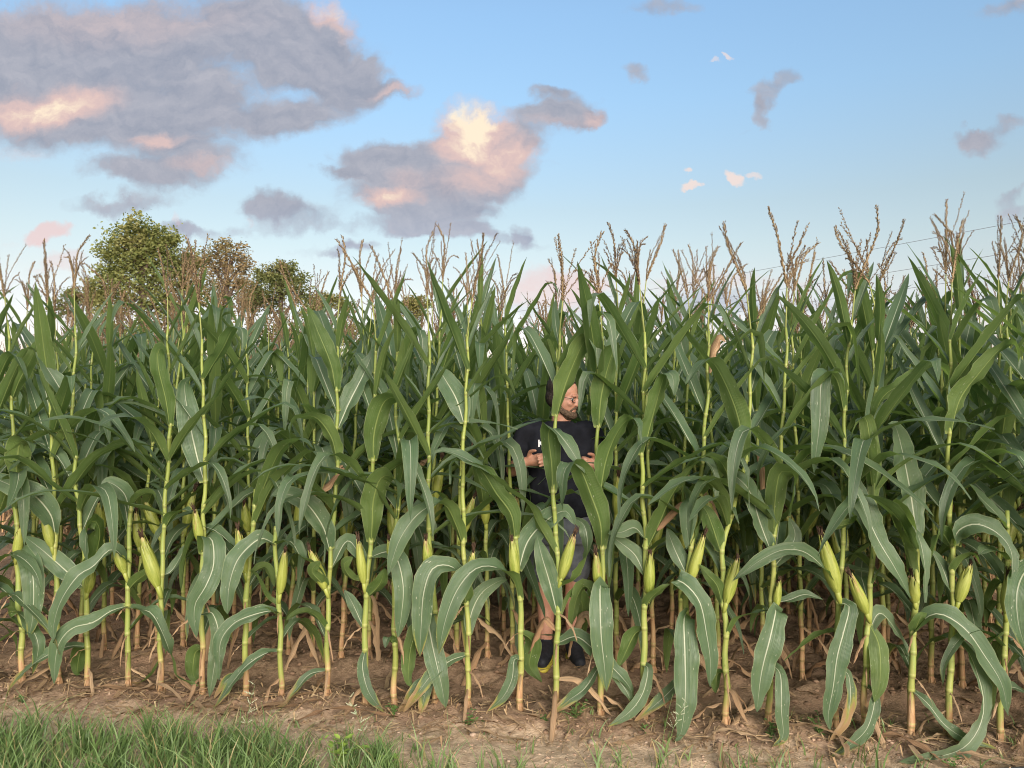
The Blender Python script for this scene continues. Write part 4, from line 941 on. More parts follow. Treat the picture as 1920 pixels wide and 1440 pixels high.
    # shreds of dry sheath at the lower joints
    for h in nd:
        if .08 < h < .55 and r_.random() < .55:
            x0, y0 = path(h); a = r_.uniform(-2.6, -.5); add_leaf(root, 'dry', (x0 + .011 * math.cos(a), y0 + .011 * math.sin(a), h), a, sc_=r_.uniform(.22, .45))
    # arching leaves over the ears
    for h in ((.98, 1.12, 1.27) if d.get('full') else (H - .10,)):
        if h > H - .04 or any(abs(h - q) < .045 for q in lh) or (idx in (11, 12, 13, 14, 15, 16)): continue
        x0, y0 = path(h); a = r_.choice((-.5, math.pi + .5)) + r_.gauss(0, .4)
        add_leaf(root, 'mid', (x0 + .006 * math.cos(a), y0 + .006 * math.sin(a), h), a, sc_=r_.uniform(.85, 1.02))
    # the leaves on the far side of the stalk
    for h in (.30, .44, .58, .72, .86):
        if h > H - .05 or any(abs(h - q) < .05 for q in lh) or r_.random() < .18: continue
        x0, y0 = path(h); a = math.pi / 2 + r_.gauss(0, .65)
        add_leaf(root, 'low' if h < .65 else 'mid', (x0 + .006 * math.cos(a), y0 + .006 * math.sin(a), h), a, sc_=r_.uniform(.8, 1.0))
    if not d.get('topped') or idx % 2: 
        a = r_.uniform(0, 6.28); add_leaf(root, 'dry', (0.008 * math.cos(a), .008 * math.sin(a), .10), a, sc_=.8)
    for (ex, ey, tx, ty, br) in d['ear']:
        p0, p1 = W(ex, ey, Y - .02), W(tx, ty, Y - .05)
        v = p1 - p0; k = (idx * 3) % len(EARS); s_ = v.length / EAR_LEN[k]
        h0 = p0.z - gz; x0, y0 = path(h0)
        off = p0.x - bx
        if abs(off - x0) < .014: off = x0 + (.012 if v.x > 0 else -.012)
        fat = min(1.08, max(.86, .85 / max(s_, .5)))
        e = link('ear', EARS[k], root, (off, -.016, h0), v.to_track_quat('Z', 'Y').to_euler(), (s_ * fat, s_ * fat, s_)); e.color = (0, br, 0, 1)
        link('silk', SILKS[idx % 5], e, (0, 0, EAR_LEN[k] - .014), (.1, .1, r_.uniform(0, 6)), (.9, .9, .9 if br > .25 else .6))
for i, d in enumerate(FRONT): front_plant(d, i)
n_plants = len(FRONT); used = set()
# the same row goes on past both edges of the picture
for k in range(7):
    x = -3.02 - .21 * k + rng.gauss(0, .02); corn_plant(x, row_y(0, x), 0, 'corn plant of the front row just outside the left edge of the picture', 'front row beyond the left edge'); n_plants += 1
for k in range(6):
    x = 2.68 + .21 * k + rng.gauss(0, .02); corn_plant(x, row_y(0, x), 0, 'corn plant of the front row just outside the right edge of the picture', 'front row beyond the right edge'); n_plants += 1

# ---------------------------------------------------------------- the rows behind, one plant at a time
SHORT = ['leftmost front plant', 'front plant with the shrivelled foot', 'front plant with the smooth sheath', 'short two-sided front plant', 'front plant with the plump left-leaning ear', 'front plant with the straight hanging leaf',
 'front stub plant with the yellow-edged leaf', 'front stub plant with the fat ear', 'front plant leaning right', 'front plant with the folded broad leaf', 'slim bare front plant', 'half hidden front plant', 'front plant with the upright dark-tipped ear',
 'front plant with the clasping ear', 'front plant before the man', 'front plant with the flat hanging leaf', 'front plant with the great sweeping leaf', 'front plant with the huge hanging leaf', 'slender dry-footed front plant',
 'front plant with the white-midrib leaf', 'front plant with the smooth pointed ear', 'front plant with the split husk', 'front plant with the stubby ear', 'front plant with the trailing leaf', 'topped front plant at the right end', 'front plant at the right edge']
MAN = W(1053, 1228, 4.93)
ORD = ['first', 'second', 'third', 'fourth', 'fifth', 'sixth', 'seventh', 'eighth']
row_top = {1: 1.03, 2: 1.03, 3: 1.02, 4: 1.02, 5: 1.01, 6: 1.01}
for k in range(1, 7):
    half = .675 * (row_y(k, 0)) + .12
    x = -half - .25
    x += rng.uniform(0, .2)
    while x < half - .1:
        x += .200 * rng.uniform(.72, 1.28)
        y = row_y(k, x) + rng.gauss(0, .025)
        px = 960 + x / y * FPX
        if k == 1 and 1004 < px < 1112: continue
        if k == 2 and 1000 < px < 1125 and abs(y - MAN.y) < .45: continue
        lab = 'corn plant of the %s row, half hidden behind the rows nearer the road' % ORD[k]
        if k == 1:
            q = min(range(len(FRONT)), key=lambda i: abs(FRONT[i]['s'][0][0] - px)); fx = FRONT[q]['s'][0][0]
            side = 'left' if px < fx else 'right'
            for how in ('just %s behind', 'further %s behind', 'in the gap %s behind', 'close %s behind'):
                lab = 'second-row corn plant ' + how % side + ' the ' + SHORT[q]
                if lab not in used: break
            used.add(lab)
        hs_ = row_top[k] * rng.gauss(1.0, .035) * (1.0 + .02 * (px - 960) / 960)
        corn_plant(x, y, k, lab, 'corn plants of the %s row' % ORD[k], hscale=hs_, skip=(8, 9, 10, 11, 12) if k == 1 and 915 < px < 1140 else ())
        n_plants += 1
print('individual corn plants', n_plants)

# ---------------------------------------------------------------- the rest of the field: one mass
def proto(seed, lod):
    r_ = random.Random(seed); acc = Acc(); dry = []
    pth = sway(seed, .05)
    hs_ = np.linspace(0, 1.98, 7 if lod == 0 else 4)
    V, F, _ = tube([(*pth(h), h) for h in hs_], np.linspace(.013, .005, len(hs_)), 5 if lod == 0 else 4, cap=False)
    acc.add(V, F, np.stack([np.full(len(V), .5), V[:, 2]], 1), 1)
    az = r_.uniform(0, 6.28)
    for i, h in enumerate(NODES):
        if lod and h < .9: continue
        if h < .18: continue
        kind = 'dry' if h < .45 else 'low' if h < .68 else 'mid' if h < 1.1 else 'upper' if h < 1.75 else 'top'
        P, L = blade_path(kind, r_, 8 if lod == 0 else 6)
        V, F, U = leaf_geo(P, r_.uniform(*WIDTH[kind]), vfold=VF[kind], ripple=RIP[kind], seed=r_.randrange(9999), cols=2)
        a = az + math.pi * (i % 2) + r_.gauss(0, .35); c, s = math.cos(a), math.sin(a)
        x0, y0 = pth(h)
        V = np.stack([V[:, 0] * c - V[:, 1] * s + x0, V[:, 0] * s + V[:, 1] * c + y0, V[:, 2] + h], 1)
        acc.add(V, F, U, 3 if kind == 'dry' else 0)
    # tassel
    x0, y0 = pth(1.98)
    tm = tassel_geo(seed, 1)
    V = np.array([v.co[:] for v in tm.vertices]) + (x0, y0, 1.97); F = [tuple(p.vertices) for p in tm.polygons]
    if lod: F = F
    acc.add(V, F, np.full((len(V), 2), .6), 2)
    # ear: a simple spindle
    if lod == 0:
        V, F, U = tube([(*pth(.75), .75), (pth(.8)[0] + .02, pth(.8)[1], .82), (pth(.85)[0] + .035, pth(.85)[1], .9), (pth(.9)[0] + .04, pth(.9)[1], .97)], [.012, .028, .025, .006], 6); acc.add(V, F, U, 4)
    V = np.concatenate(acc.V); U = np.concatenate(acc.U)
    Q = [(f if len(f) == 4 else tuple(f) + (f[-1],)) for f in acc.F]
    tri = [(i, f) for i, f in enumerate(acc.F) if len(f) in (3, 4)]
    Fq = []; Fm = []
    for i, f in enumerate(acc.F):
        if len(f) == 4: Fq += [(f[0], f[1], f[2]), (f[0], f[2], f[3])]; Fm += [acc.M[i]] * 2
        else:
            for j in range(1, len(f) - 1): Fq.append((f[0], f[j], f[j + 1])); Fm.append(acc.M[i])
    return V, np.array(Fq), np.array(Fm), U
def mass(name, spots, lod, label):
    protos = [proto(500 + i + 50 * lod, lod) for i in range(8)]
    VV, FF, MM, UU = [], [], [], []; n = 0
    for (x, y) in spots:
        V, F, M, U = rng.choice(protos); a = rng.uniform(0, 6.28); c, s = math.cos(a), math.sin(a); k = rng.gauss(1, .05)
        VV.append(np.stack([V[:, 0] * c - V[:, 1] * s + x, V[:, 0] * s + V[:, 1] * c + y, V[:, 2] * k], 1)); FF.append(F + n); MM.append(M); UU.append(U); n += len(V)
    me = mesh_of(name, np.concatenate(VV), np.concatenate(FF), UV=np.concatenate(UU), mats=[M_LEAF, M_STALK, M_TASSEL, M_DRY, M_HUSK], midx=np.concatenate(MM))
    o = link(name, me); o.color = (.7, .2, 0, 1); tag(o, label, 'corn field', None, 'stuff')
    print(name, len(spots), 'plants', len(me.polygons), 'tris')
spots = []
for k in range(7, 15):
    y0 = row_y(k, 0); half = .74 * y0 + .3
    x = -half
    while x < half:
        x += .22 * rng.uniform(.7, 1.3); spots.append((x, row_y(k, x) + rng.gauss(0, .03)))
mass('corn_field', spots, 0, 'dense green corn filling the field behind the first rows')
spots = []
k = 15
while k < 60:
    y0 = row_y(k, 0); half = .74 * y0 + .5; x = -half
    while x < half:
        x += (.3 + .012 * k) * rng.uniform(.7, 1.3); spots.append((x, row_y(k, x) + rng.gauss(0, .1)))
    k += 1 if k < 22 else 3
mass('distant_corn', spots, 1, 'far part of the corn field, tassels above green leaves')

# ---------------------------------------------------------------- trees behind the field
def foliage_mat(name, a, b_, c_):
    m, gg, b, out = mat(name)
    geo = gg.new('ShaderNodeNewGeometry'); r = geo.outputs['Random Per Island']
    obj = gg.new('ShaderNodeTexCoord').outputs['Object']
    c = gg.mix(r, a, b_)
    c = gg.mix(gg.rng(gg.noise(obj, 0.35, 3.0), 0.5, 0.68), c, c_)
    gg.put(b.inputs['Base Color'], c); b.inputs['Roughness'].default_value = 0.6; b.inputs['Specular IOR Level'].default_value = 0.3
    tr = gg.new('ShaderNodeBsdfTranslucent'); gg.put(tr.inputs['Color'], gg.mix(0.5, c, (0.20, 0.26, 0.03)))
    mx = gg.new('ShaderNodeMixShader'); mx.inputs[0].default_value = 0.3
    gg.l.new(b.outputs[0], mx.inputs[1]); gg.l.new(tr.outputs[0], mx.inputs[2]); gg.l.new(mx.outputs[0], out.inputs[0])
    return m
M_BARK = simple('tree_bark', (0.11, 0.085, 0.065), 0.95, 0.1, 0.35, 6, 0.5)
F_GREEN = foliage_mat('tree_leaves_green', (0.125, 0.155, 0.045), (0.225, 0.240, 0.080), (0.24, 0.23, 0.085))
F_OLIVE = foliage_mat('tree_leaves_olive', (0.140, 0.150, 0.045), (0.235, 0.220, 0.075), (0.25, 0.21, 0.08))
F_BROWN = foliage_mat('tree_leaves_russet', (0.185, 0.140, 0.066), (0.29, 0.21, 0.105), (0.17, 0.165, 0.065))
F_DARK = foliage_mat('tree_leaves_dark', (0.095, 0.118, 0.040), (0.175, 0.185, 0.062), (0.20, 0.18, 0.066))
def tree(px, Y, clusters, m, label, dens=1.0, leaf=.26, seed=0, flat=0.55):
    r_ = random.Random(seed); nr = np.random.default_rng(seed)
    base = W(px, 800, Y); bx = base.x
    root = link('broadleaf_tree', None, None, (bx, Y, 0)); tag(root, label, 'tree', 'trees beyond the corn field')
    cl = []
    for (cx, cy, rr) in clusters:
        p = W(cx, cy, Y); cl.append((np.array([p.x - bx, r_.uniform(-.4, .4) * rr / FPX * Y, p.z]), rr / FPX * Y))
    top = max(c[0][2] + c[1] * .5 for c in cl)
    # trunk and limbs
    acc = Acc()
    tr_h = min(c[0][2] for c in cl) * .8
    V, F, _ = tube([(0, 0, -.2), (0.05, 0, tr_h * .4), (0, .05, tr_h), (.1, 0, top * .85)], [.42, .33, .26, .07], 10); acc.add(V, F)
    for c, rr in cl:
        s0 = np.array([0, 0, max(tr_h * .5, c[2] - rr * 1.6)])
        mid = s0 + (c - s0) * .5 + (0, 0, .25 * rr)
        Q, _ = spline([s0, mid, c + (0, 0, rr * .4)], 6); V, F, _ = tube(Q, np.linspace(.17, .035, 6), 6); acc.add(V, F)
        for k in range(7):
            d = np.array([r_.gauss(0, 1), r_.gauss(0, 1), r_.gauss(.3, .8)]); d /= np.linalg.norm(d)
            t = r_.uniform(.35, 1); o = s0 + (c - s0) * t
            Q, _ = spline([o, o + d * rr * .5 + (0, 0, .1 * rr), o + d * rr * .95], 5); V, F, _ = tube(Q, np.linspace(.06, .012, 5), 4); acc.add(V, F)
    link('trunk', acc.mesh('trunk', [M_BARK]), root)
    # crown: twig clumps spread through every cluster, each clump a spray of leaves
    VV, n = [], 0
    for c, rr in cl:
        nk = int(34 * dens * (rr / 1.6) ** 1.7) + 14
        for k in range(nk):
            d = nr.normal(size=3); d /= np.linalg.norm(d)
            q = c + d * np.array([1, 1, .88]) * rr * (nr.random() ** .42) * nr.uniform(.8, 1.1)
            cr_ = rr * nr.uniform(.13, .26) + .18
            m_ = int(nr.integers(14, 26))
            o = q + nr.normal(size=(m_, 3)) * cr_ * np.array([.62, .62, .42])
            a = nr.normal(size=(m_, 3)); a[:, 2] *= flat; a /= np.linalg.norm(a, axis=1)[:, None]
            b = nr.normal(size=(m_, 3)); b -= a * (a * b).sum(1)[:, None]; b /= np.linalg.norm(b, axis=1)[:, None]
            s = leaf * .76 * nr.uniform(.5, 1.15, (m_, 1))
            quad = np.stack([o - a * s * .6, o + b * s * .36, o + a * s * .6 + (0, 0, -.03), o - b * s * .36], 1)
            VV.append(quad.reshape(-1, 3))
    V = np.concatenate(VV); F = np.arange(len(V)).reshape(-1, 4)
    link('crown', mesh_of('crown', V, F, m), root)
    return len(F)
nt_ = 0
nt_ += tree(262, 56, [(265, 436, 40), (292, 440, 34), (232, 450, 38), (306, 466, 32), (216, 478, 34), (255, 480, 50), (205, 505, 30), (292, 505, 46), (192, 540, 26), (238, 535, 46), (285, 560, 50), (215, 570, 40), (322, 450, 14), (200, 625, 45), (265, 635, 50), (160, 650, 40)], F_GREEN, 'tallest tree on the left skyline, rounded bright green crown', 1.5, .30, 1)
nt_ += tree(338, 60, [(322, 492, 32), (352, 482, 26), (372, 500, 26), (340, 525, 42), (318, 560, 40), (372, 550, 40), (320, 625, 45), (375, 630, 45)], F_OLIVE, 'olive green tree with a lower crown right beside the tallest one', 1.3, .28, 2)
nt_ += tree(422, 57, [(424, 468, 26), (405, 478, 28), (446, 476, 24), (458, 500, 20), (395, 500, 28), (428, 512, 36), (452, 530, 22), (410, 550, 40), (430, 620, 45)], F_BROWN, 'sparse russet-brown tree with see-through branches on the skyline', .62, .26, 3, .25)
nt_ += tree(525, 66, [(518, 512, 28), (540, 508, 24), (498, 520, 22), (558, 526, 22), (525, 545, 42), (570, 555, 26), (490, 560, 34), (500, 625, 40), (560, 625, 40)], F_DARK, 'dark green rounded tree, rightmost of the tall group on the left', 1.2, .30, 4)
nt_ += tree(470, 70, [(468, 540, 26), (485, 560, 26), (455, 570, 28)], F_BROWN, 'low russet bush between the brown tree and the dark rounded one', 1.0, .3, 5)
nt_ += tree(150, 84, [(130, 556, 22), (160, 552, 20), (110, 575, 24), (180, 570, 26)], F_DARK, 'low dark tree at the far left end of the skyline group', 1.0, .36, 6)
nt_ += tree(618, 88, [(600, 562, 22), (625, 566, 20), (648, 574, 18), (585, 590, 22), (610, 630, 30), (650, 630, 28)], F_OLIVE, 'low olive tree just right of the dark rounded tree', 1.0, .36, 7)
nt_ += tree(778, 96, [(772, 566, 18), (790, 568, 17), (756, 580, 16), (780, 590, 22)], F_OLIVE, 'small lone tree showing between tassels left of the middle', 1.1, .38, 8)
print('tree leaves', nt_)

# ---------------------------------------------------------------- power line
M_WIRE = simple('power_cable', (0.20, 0.21, 0.23), 0.5, 0.4)
M_POLE = simple('pole_wood', (0.16, 0.12, 0.09), 0.9, 0.1, 0.3, 8)
A = W(2000, 397, 25.0); B = Vector((A.x - 28.7, A.y + 38.4, A.z))
def pole(p, label):
    root = link('utility_pole', None, None, (p.x, p.y, 0)); tag(root, label, 'utility pole', 'poles of the power line')
    V, F, U = tube([(0, 0, -.3), (0, 0, 4), (0, 0, 8.6)], [.15, .13, .10], 12); link('post', mesh_of('post', V, F, M_POLE, U), root)
    bx_ = bmesh.new(); bmesh.ops.create_cube(bx_, size=1); bmesh.ops.scale(bx_, vec=(.1, 1.5, .12), verts=bx_.verts); me = bpy.data.meshes.new('crossarm'); bx_.to_mesh(me); bx_.free(); me.materials.append(M_POLE)
    link('crossarm', me, root, (.13, 0, 7.8), (0, 0, R(-37)))
    V, F, U = tube([(0, 0, 0), (0, 0, .05), (0, 0, .1)], [.05, .06, .03], 8)
    link('insulator', mesh_of('insulator', V, F, simple('porcelain', (.5, .48, .45), .3), U), root, (.13, 0, 7.87))
pole(A, 'wooden utility pole carrying the cables, right of the picture edge'); pole(B, 'wooden utility pole far beyond the corn, nearer the trees')
for dz_, lab in ((0.0, 'upper thin power cable crossing the sky at right'), (-1.02, 'lower thin power cable crossing the sky at right, under the other'), (-1.75, 'lowest thin power cable, just above the tassels at right')):
    Q = []
    for t in np.linspace(0, 1, 25):
        p = A.lerp(B, t); Q.append((p.x + .13, p.y, p.z + dz_ - .55 * 4 * t * (1 - t) * .5))
    V, F, U = tube(Q, .009, 5); tag(link('power_cable', mesh_of('power_cable', V, F, M_WIRE, U)), lab, 'power cable', 'cables of the power line')

# ---------------------------------------------------------------- grass verge
def grass_mat():
    m, gg, b, out = mat('verge_grass')
    geo = gg.new('ShaderNodeNewGeometry'); r = geo.outputs['Random Per Island']
    uu, vv = gg.sep(gg.new('ShaderNodeUVMap').outputs[0])[:2]
    c = gg.mix(r, (0.095, 0.168, 0.048), (0.190, 0.280, 0.092))
    c = gg.mix(gg.rng(gg.math('FRACT', gg.math('MULTIPLY', r, 17.0)), 0.90, 0.93), c, (0.34, 0.28, 0.13))
    c = gg.mix(gg.rng(vv, 0.14, 0.0), c, (0.20, 0.19, 0.08))
    gg.put(b.inputs['Base Color'], c); b.inputs['Roughness'].default_value = 0.5
    tr = gg.new('ShaderNodeBsdfTranslucent'); gg.put(tr.inputs['Color'], gg.mix(0.5, c, (0.18, 0.30, 0.04)))
    mx = gg.new('ShaderNodeMixShader'); mx.inputs[0].default_value = 0.3
    gg.l.new(b.outputs[0], mx.inputs[1]); gg.l.new(tr.outputs[0], mx.inputs[2]); gg.l.new(mx.outputs[0], out.inputs[0])
    return m
M_GRASS = grass_mat()
def blades(X, Y, H, seed, wid=(.0030, .0060), bend=(.25, 1.1)):
    nr = np.random.default_rng(seed); n = len(X); k = 5
    s = np.linspace(0, 1, k)
    az = nr.uniform(0, 2 * np.pi, n); bd = nr.uniform(*bend, n) * H * .75
    w = nr.uniform(*wid, n); tw = nr.uniform(0, np.pi, n)
    z0 = ground_z(X, Y) - .006
    V = np.zeros((n, k, 2, 3)); U = np.zeros((n, k, 2, 2))
    dx_, dy_ = np.cos(az), np.sin(az)
    for i in range(k):
        o = bd * s[i] ** 2
        cx_ = X + dx_ * o; cy_ = Y + dy_ * o; cz_ = z0 + H * (s[i] - .28 * (bd / H) * s[i] ** 2.6)
        ww = w * (1 - s[i] ** 1.8) * (.7 + .6 * s[i] * (1 - s[i])) + .00025
        for j, sg in ((0, -1), (1, 1)):
            V[:, i, j, 0] = cx_ + sg * ww * np.cos(tw); V[:, i, j, 1] = cy_ + sg * ww * np.sin(tw); V[:, i, j, 2] = cz_
            U[:, i, j, 0] = j; U[:, i, j, 1] = s[i]
    idx = np.arange(n)[:, None] * (2 * k) + (np.arange(k - 1) * 2)[None, :]
    F = np.stack([idx, idx + 1, idx + 3, idx + 2], -1).reshape(-1, 4)
    return V.reshape(-1, 3), F, U.reshape(-1, 2)
def grass_field():
    nr = np.random.default_rng(77); XS, YS, HS = [], [], []
    def road_y(x): return P0.y + .13 * (x - P0.x)
    def tuft(x, y, n, sp, h):
        XS.append(x + nr.normal(0, sp, n)); YS.append(y + nr.normal(0, sp, n)); HS.append(h * nr.uniform(.45, 1.1, n))
    # dense on the left, thinning to scattered tufts on the right
    for _ in range(1500):
        px = nr.uniform(-260, 2150)
        dens = np.interp(px, [-260, 330, 420, 560, 740, 800, 1150, 1250, 1500, 2150], [1, 1, 1, .95, .8, .5, .36, .34, .5, .5])
        if nr.random() > dens: continue
        far = np.interp(px, [-260, 200, 420, 600, 760, 1100, 1500, 1900], [1356, 1362, 1373, 1392, 1402, 1422, 1424, 1420])
        py = far + nr.random() ** .8 * 190
        Y = CAM_H / max(.05, (py - 765) / FPX); x = (px - 960) / FPX * Y
        h = np.interp(px, [0, 560, 740, 900, 1900], [.255, .245, .20, .19, .19]) * nr.uniform(.45, 1.15)
        if Y < road_y(x) + .02: continue
        tuft(x, Y, int(nr.integers(7, 18)) if px < 740 else int(nr.integers(3, 9)), .022, h)
    for _ in range(90):   # single blades and small tufts strewn up to the corn
        px = nr.uniform(0, 1920); py = nr.uniform(1345, 1430); Y = CAM_H / ((py - 765) / FPX); tuft((px - 960) / FPX * Y, Y, int(nr.integers(1, 5)), .012, nr.uniform(.05, .13))
    # the turf goes on left and right of the picture
    for _ in range(700):
        x = nr.uniform(-7, 7)
        if -2.9 < x < 2.6: continue
        ylo = road_y(x) + .02; yhi = ROW_Y0 + ROW_SLOPE * x - .75
        if yhi > ylo: tuft(x, nr.uniform(ylo, yhi), 14, .03, .13)
    return np.concatenate(XS), np.concatenate(YS), np.maximum(.03, np.concatenate(HS))
gx_, gy_, gh_ = grass_field()
V, F, U = blades(gx_, gy_, gh_, 3)
print('grass blades', len(gx_))
tag(link('grass', mesh_of('grass', V, F, M_GRASS, U)), 'long green grass along the bottom edge, thick at left', 'grass', None, 'stuff')

# single tall grass stems with open seed heads
def grass_stem(px, py, top, label, panicle=True):
    Y = CAM_H / ((py - 765) / FPX); x = (px - 960) / FPX * Y; z = float(ground_z(x, Y)); tp = W(top[0], top[1], Y)
    root = link('grass_stem', None, None, (x, Y, z)); tag(root, label, 'grass stem', 'tall grass stems')
    e = np.array([tp.x - x, 0, tp.z - z])
    Q, _ = spline([(0, 0, -.01), e * .4 + (0, .01, .03), e * .8 + (0, 0, .02), e], 9)
    V, F, U = tube(Q, np.linspace(.0016, .0007, 9), 5); link('stem', mesh_of('stem', V, F, M_GRASS, U), root)
    nr = np.random.default_rng(int(px)); V, F, U = blades(np.array([0., .004, -.004]), np.array([0., 0, .003]), np.array([.14, .1, .12]), int(px)); V[:, 2] -= float(ground_z(0, 0))
    link('blade', mesh_of('blade', V, F, M_GRASS, U), root)
    if panicle:
        acc = Acc(); r_ = random.Random(int(px))
        for i in range(16):
            t = .55 + .45 * i / 15; o = Q[int(t * 8)]; a = r_.uniform(0, 6.28); l = r_.uniform(.02, .05) * (1.3 - t * .7)
            q = o + np.array([math.cos(a) * l, math.sin(a) * l, l * .6]); V, F, U = tube([o, (o + q) / 2 + (0, 0, .004), q], .0004, 3); acc.add(V, F)
            for j in range(4):
                c = o + (q - o) * (.4 + .2 * j); s = .0028
                acc.add([c + (0, 0, s * 1.6), c + (s * .7, 0, 0), c + (0, s * .7, 0), c + (-s * .7, 0, 0), c + (0, -s * .7, 0), c - (0, 0, s * 1.3)], [(0, 1, 2), (0, 2, 3), (0, 3, 4), (0, 4, 1), (5, 2, 1), (5, 3, 2), (5, 4, 3), (5, 1, 4)])
        link('seed_head', acc.mesh('seed_head', [simple('seed_head_pale', (.42, .46, .30), .7)]), root)
grass_stem(1244, 1405, (1288, 1318), 'pale open grass seed head in front of the huge hanging leaf')
grass_stem(1232, 1432, (1262, 1300), 'thin grass blade leaning right beside the hanging leaf', False)
grass_stem(905, 1436, (842, 1352), 'tall grass stem at the bottom, left of the middle', False)
grass_stem(846, 1438, (838, 1330), 'straight upright grass stem at the bottom middle', False)
grass_stem(455, 1420, (478, 1285), 'tall thin grass stem rising from the thick grass to the soil', True)
grass_stem(700, 1425, (655, 1310), 'grass stem with a loose head above the broad-leaved weeds', True)

# ---------------------------------------------------------------- weeds
def weed_mat(name, a, b_):
    m, gg, b, out = mat(name)
    r = gg.new('ShaderNodeNewGeometry').outputs['Random Per Island']
    gg.put(b.inputs['Base Color'], gg.mix(r, a, b_)); b.inputs['Roughness'].default_value = 0.5
    return m
M_W1 = weed_mat('weed_leaf', (0.06, 0.12, 0.03), (0.12, 0.20, 0.05))
M_W2 = weed_mat('weed_leaf_light', (0.14, 0.24, 0.035), (0.24, 0.34, 0.06))
def weed(px, py, wpx, hpx, n, ls, m, label, seed):
    Y = CAM_H / ((py - 765) / FPX); x = (px - 960) / FPX * Y; z = float(ground_z(x, Y)); r_ = random.Random(seed)
    root = link('weed_plant', None, None, (x, Y, z)); tag(root, label, 'weed', 'weeds along the field edge')
    wr, hh = wpx / FPX * Y / 2, hpx / FPX * Y
    st, lf = Acc(), Acc()
    for k in range(max(4, n // 7)):
        a = r_.uniform(0, 6.28); q = r_.random() ** .6 * wr; e = np.array([math.cos(a) * q, math.sin(a) * q * .7, hh * r_.uniform(.45, 1) * (1 - .5 * q / wr)])
        Q, _ = spline([(0, 0, -.01), e * np.array([.5, .5, .7]), e], 6); V, F, U = tube(Q, np.linspace(.0022, .001, 6), 4); st.add(V, F)
        for j in range(7):
            o = Q[min(5, 1 + j * 5 // 6)] + np.array([r_.gauss(0, .006), r_.gauss(0, .006), r_.gauss(0, .004)]); b = r_.uniform(0, 6.28); l = ls * r_.uniform(.6, 1.2)
            d = np.array([math.cos(b), math.sin(b), r_.uniform(-.1, .6)]); d /= np.linalg.norm(d); e2 = np.cross(d, (0, 0, 1)); e2 /= np.linalg.norm(e2); u_ = np.cross(e2, d)
            pts = [o, o + d * l * .3 + e2 * l * .30, o + d * l * .7 + e2 * l * .26, o + d * l - u_ * l * .12, o + d * l * .7 - e2 * l * .26, o + d * l * .3 - e2 * l * .30, o + d * l * .5 - u_ * l * .07]
            lf.add(pts, [(0, 6, 1), (1, 6, 2), (2, 6, 3), (3, 6, 4), (4, 6, 5), (5, 6, 0)])
    link('stem', st.mesh('stem', [m]), root); link('foliage', lf.mesh('foliage', [m]), root)
weed(1078, 1345, 70, 40, 70, .022, M_W1, 'low bushy green weed with small round leaves at the corn foot', 1)
weed(880, 1352, 40, 36, 26, .028, M_W1, 'small ragged weed on the soil below the upright dark-tipped ear', 2)
weed(1022, 1352, 22, 14, 18, .018, M_W1, 'tiny weed left of the bushy one on bare soil', 3)
weed(640, 1432, 130, 78, 62, .040, M_W2, 'big light green broad-leaved weed among the grass at the bottom', 4)
weed(728, 1436, 60, 50, 30, .036, M_W2, 'yellowish broad-leaved weed right of the big one', 5)
weed(740, 1336, 30, 40, 18, .026, M_W1, 'small upright weed at the slim yellow stalk', 6)
weed(1530, 1375, 46, 60, 24, .026, M_W1, 'wispy weed between two corn stalks on the right', 7)
weed(1440, 1372, 34, 34, 18, .03, M_W1, 'dark low weed under the white-midrib leaf', 8)
weed(1775, 1425, 36, 40, 20, .022, M_W1, 'small weed beside the leaf trailing on the soil', 9)
weed(54, 1310, 26, 22, 14, .02, M_W1, 'tiny weed on soil at the far left', 10)
weed(50, 1420, 70, 50, 36, .030, M_W2, 'light green leafy weed in the thick grass at left', 11)
weed(1205, 1365, 24, 18, 14, .018, M_W1, 'small weed at the foot of the smooth-sheathed plant', 12)

# ---------------------------------------------------------------- fallen leaves, clods, stones
DRYG = []
for i in range(14):
    r_ = random.Random(4000 + i); L = r_.uniform(.22, .5); n = 12; c = r_.uniform(-1.4, 1.4)
    P = [np.zeros(3)]; h = L / (n - 1); ph = r_.uniform(0, 6)
    for k in range(n - 1):
        s = k / (n - 1); a = c * s; P.append(P[-1] + h * np.array([math.cos(a), math.sin(a), .35 * math.sin(s * 5 + ph) * (1 - s)]))
    P = np.array(P); P[:, 2] -= P[:, 2].min() - .004
    V, F, U = leaf_geo(P, r_.uniform(.018, .040), n0=(0, 0, 1), vfold=(1.0, .9, 1.0), ripple=.008, seed=i, cols=4, curl=.4, base=.6)
    V[:, 2] = np.maximum(V[:, 2], .001)
    DRYG.append(mesh_of('dry_leaf', V, F, M_DRY, U))
PLACED = [(185, 1305, 20, 'long curved dry leaf lying before the smooth sheathed plant'), (330, 1322, -15, 'dry leaf pieces on soil between the brown foot and the pale hanging leaf'), (432, 1330, 8, 'straight dry leaf lying flat left of the topped stub plant'),
          (560, 1345, 15, 'dry leaf on the open soil in front of the long-leaned plant'), (860, 1370, -6, 'long dry leaf across the soil left of the bushy weed'), (960, 1352, 5, 'dry leaf beside the clasping-ear plant foot'), (1240, 1382, -10, 'dry leaf strip on soil left of the huge hanging leaf'),
          (1330, 1378, 14, 'dry leaf curled on soil right of the huge hanging leaf'), (1700, 1395, 12, 'broad dry leaf lying right of the flared husk plant'), (1630, 1385, -20, 'dry leaf by the foot of the flared husk plant')]
